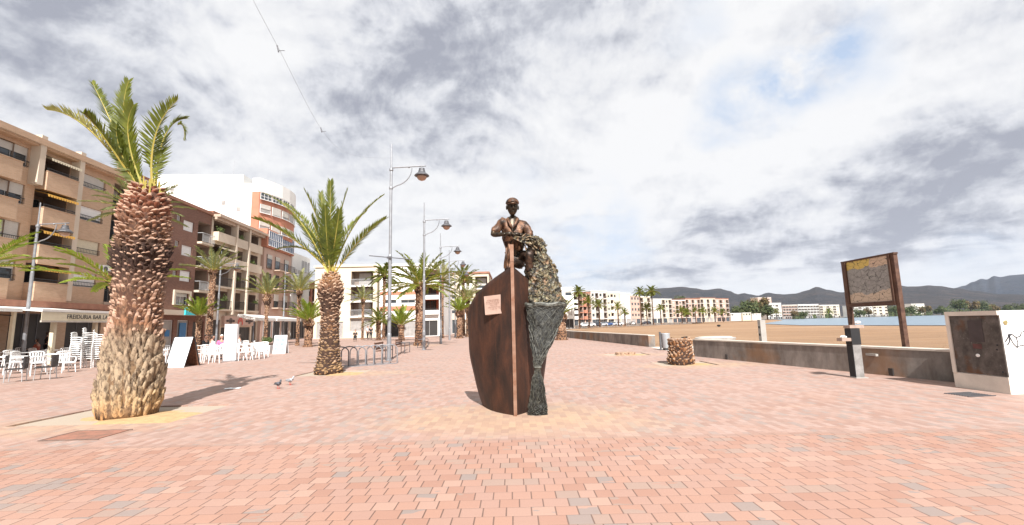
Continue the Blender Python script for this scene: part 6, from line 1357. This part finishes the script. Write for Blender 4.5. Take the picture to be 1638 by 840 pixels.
# ------------------------------------------------------------------ parked cars across the beach
M['tyre'] = mat('tyre_rubber', (.02, .02, .02), .9, .2, 5, 0)
CP = {}
def car(label, loc, rz, colr):
    t = thing('parked_car', label, 'car', loc, rz, 'cars parked along the seafront')
    if colr not in CP: CP[colr] = mat('car_paint_'+colr, {'white': (.75, .75, .75), 'silver': (.4, .42, .45), 'dark': (.04, .045, .06), 'blue': (.05, .10, .25)}[colr], .3, .05, 2, 0)
    mb = MB(); mb.prism([(-2.1, .3), (-2.1, .75), (-1.95, .9), (-1.1, .98), (-.5, 1.42), (1.0, 1.45), (1.75, 1.0), (2.05, .95), (2.12, .6), (2.08, .3)], -.85, .85); mb.build('body', CP[colr], t)
    mb = MB(); mb.prism([(-.98, .98), (-.48, 1.36), (.95, 1.39), (1.55, .99)], -.86, .86); mb.build('windows', M['glass'], t)
    for x in (-1.3, 1.35):
        for y in (-.8, .8):
            w_ = MB(); n = 12; w_.add([(x+.32*math.cos(k*PI/6), y-.1+.2*j, .32+.32*math.sin(k*PI/6)) for j in (0, 1) for k in range(n)], [(k, (k+1) % n, n+(k+1) % n, n+k) for k in range(n)]+[tuple(range(n)), tuple(range(n, 2*n))[::-1]]); w_.build('wheel', M['tyre'], t)
for i, (x, Y, c, lb) in enumerate([(934, 168, 'white', 'white car at the left end of the parked row'), (943, 171, 'white', 'second white car of the parked row'), (953, 174, 'dark', 'dark car between white and silver ones in the parked row'), (963, 177, 'silver', 'silver car right of the dark one in the parked row'), (971, 180, 'blue', 'blue car in the parked row before the yellow cream block'), (979, 183, 'silver', 'silver car right of the blue one in the parked row'), (988, 187, 'white', 'white car at the right end of the parked row'), (1010, 200, 'white', 'lone white car before the pink block'), (1034, 214, 'dark', 'lone dark car before the long low white block')]):
    d = ray(x, 518); car(lb, (d.x/d.y*Y, Y, 0), random.uniform(.1, .5), c)
# ------------------------------------------------------------------ overhead cable with fittings
cb_ = thing('overhead_cable', 'thin cable with small fittings sagging across the sky to the nearest lamp post', 'cable', (-5.95, 22, 10.0))
o0 = Vector(cb_.location); P_ = [o0, at(560, 247, 19.2), at(515, 208, 17), at(446, 78, 11.5), at(405, 0, 9.6), at(378, -60, 8.4), at(300, -300, 6)]
pts_ = []
for i in range(len(P_)-1):
    p0, p1, p2, p3 = P_[max(i-1, 0)], P_[i], P_[i+1], P_[min(i+2, len(P_)-1)]
    for k in range(8):
        t_ = k/8; pts_.append(.5*((2*p1)+(p2-p0)*t_+(2*p0-5*p1+4*p2-p3)*t_*t_+(3*p1-p0-3*p2+p3)*t_**3)-o0)
mb = MB(); mb.tube(pts_, [.0025 if i < 14 else .004 for i in range(len(pts_))], 5); mb.build('wire', M['galv'], cb_)
for q in (P_[2], P_[3]): mb = MB(); r = q-o0; mb.tube([r+Vector((-.05, 0, .10)), r+Vector((.0, 0, -.10))], .018, 6); mb.tube([r+Vector((-.02, 0, -.06)), r+Vector((.16, 0, -.06))], .008, 5); mb.build('fitting', M['galvdark'], cb_)
# low green belt along the far shore, nobody could count it
random.seed(44); mb = MB()
for i in range(5200):
    x = random.uniform(1262, 1640); yb = 502.5-(x-1500)*.0235; Y = 560+(x-1262)*1.1+random.uniform(-25, 25)
    d = ray(x, yb); px_ = d.x/d.y*Y; cl = noise.noise(Vector((x*.045, 3, 0)))+.25*noise.noise(Vector((x*.2, 3, 0))); hmax = (5+14*max(0, cl+.15))*(.6 if x < 1400 else 1.15)*(Y/700)
    if cl < -.3 or (x < 1400 and cl < .05): continue
    z = random.uniform(0, 1)**1.3*hmax; s = random.uniform(.7, 1.7); u = Vector((random.gauss(0, 1), random.gauss(0, 1), random.gauss(0, 1))).normalized(); v = u.cross(Vector((0, 1, .2))).normalized(); p = Vector((px_, Y, z))
    mb.add((p-u*s, p-v*s*.8, p+u*s, p+v*s*.8), ((0, 1, 2, 3),))
tag(mb.build('shore_vegetation', M['tree']), 'low green belt of shrubs and trees along the far shore', 'vegetation', kind='stuff')
# ------------------------------------------------------------------ air
mb = MB(); mb.box(-6800, 6800, -60, 6900, -4.5, 900); hz_ = mb.build('haze', bpy.data.materials.new('haze_air')); m_ = hz_.data.materials[0]; m_.use_nodes = True
m_.node_tree.nodes.clear(); o_ = m_.node_tree.nodes.new('ShaderNodeOutputMaterial'); v_ = m_.node_tree.nodes.new('ShaderNodeVolumePrincipled'); v_.inputs['Color'].default_value = (.78, .86, 1, 1); v_.inputs['Density'].default_value = .000032
m_.node_tree.links.new(v_.outputs[0], o_.inputs['Volume']); tag(hz_, kind='stuff')
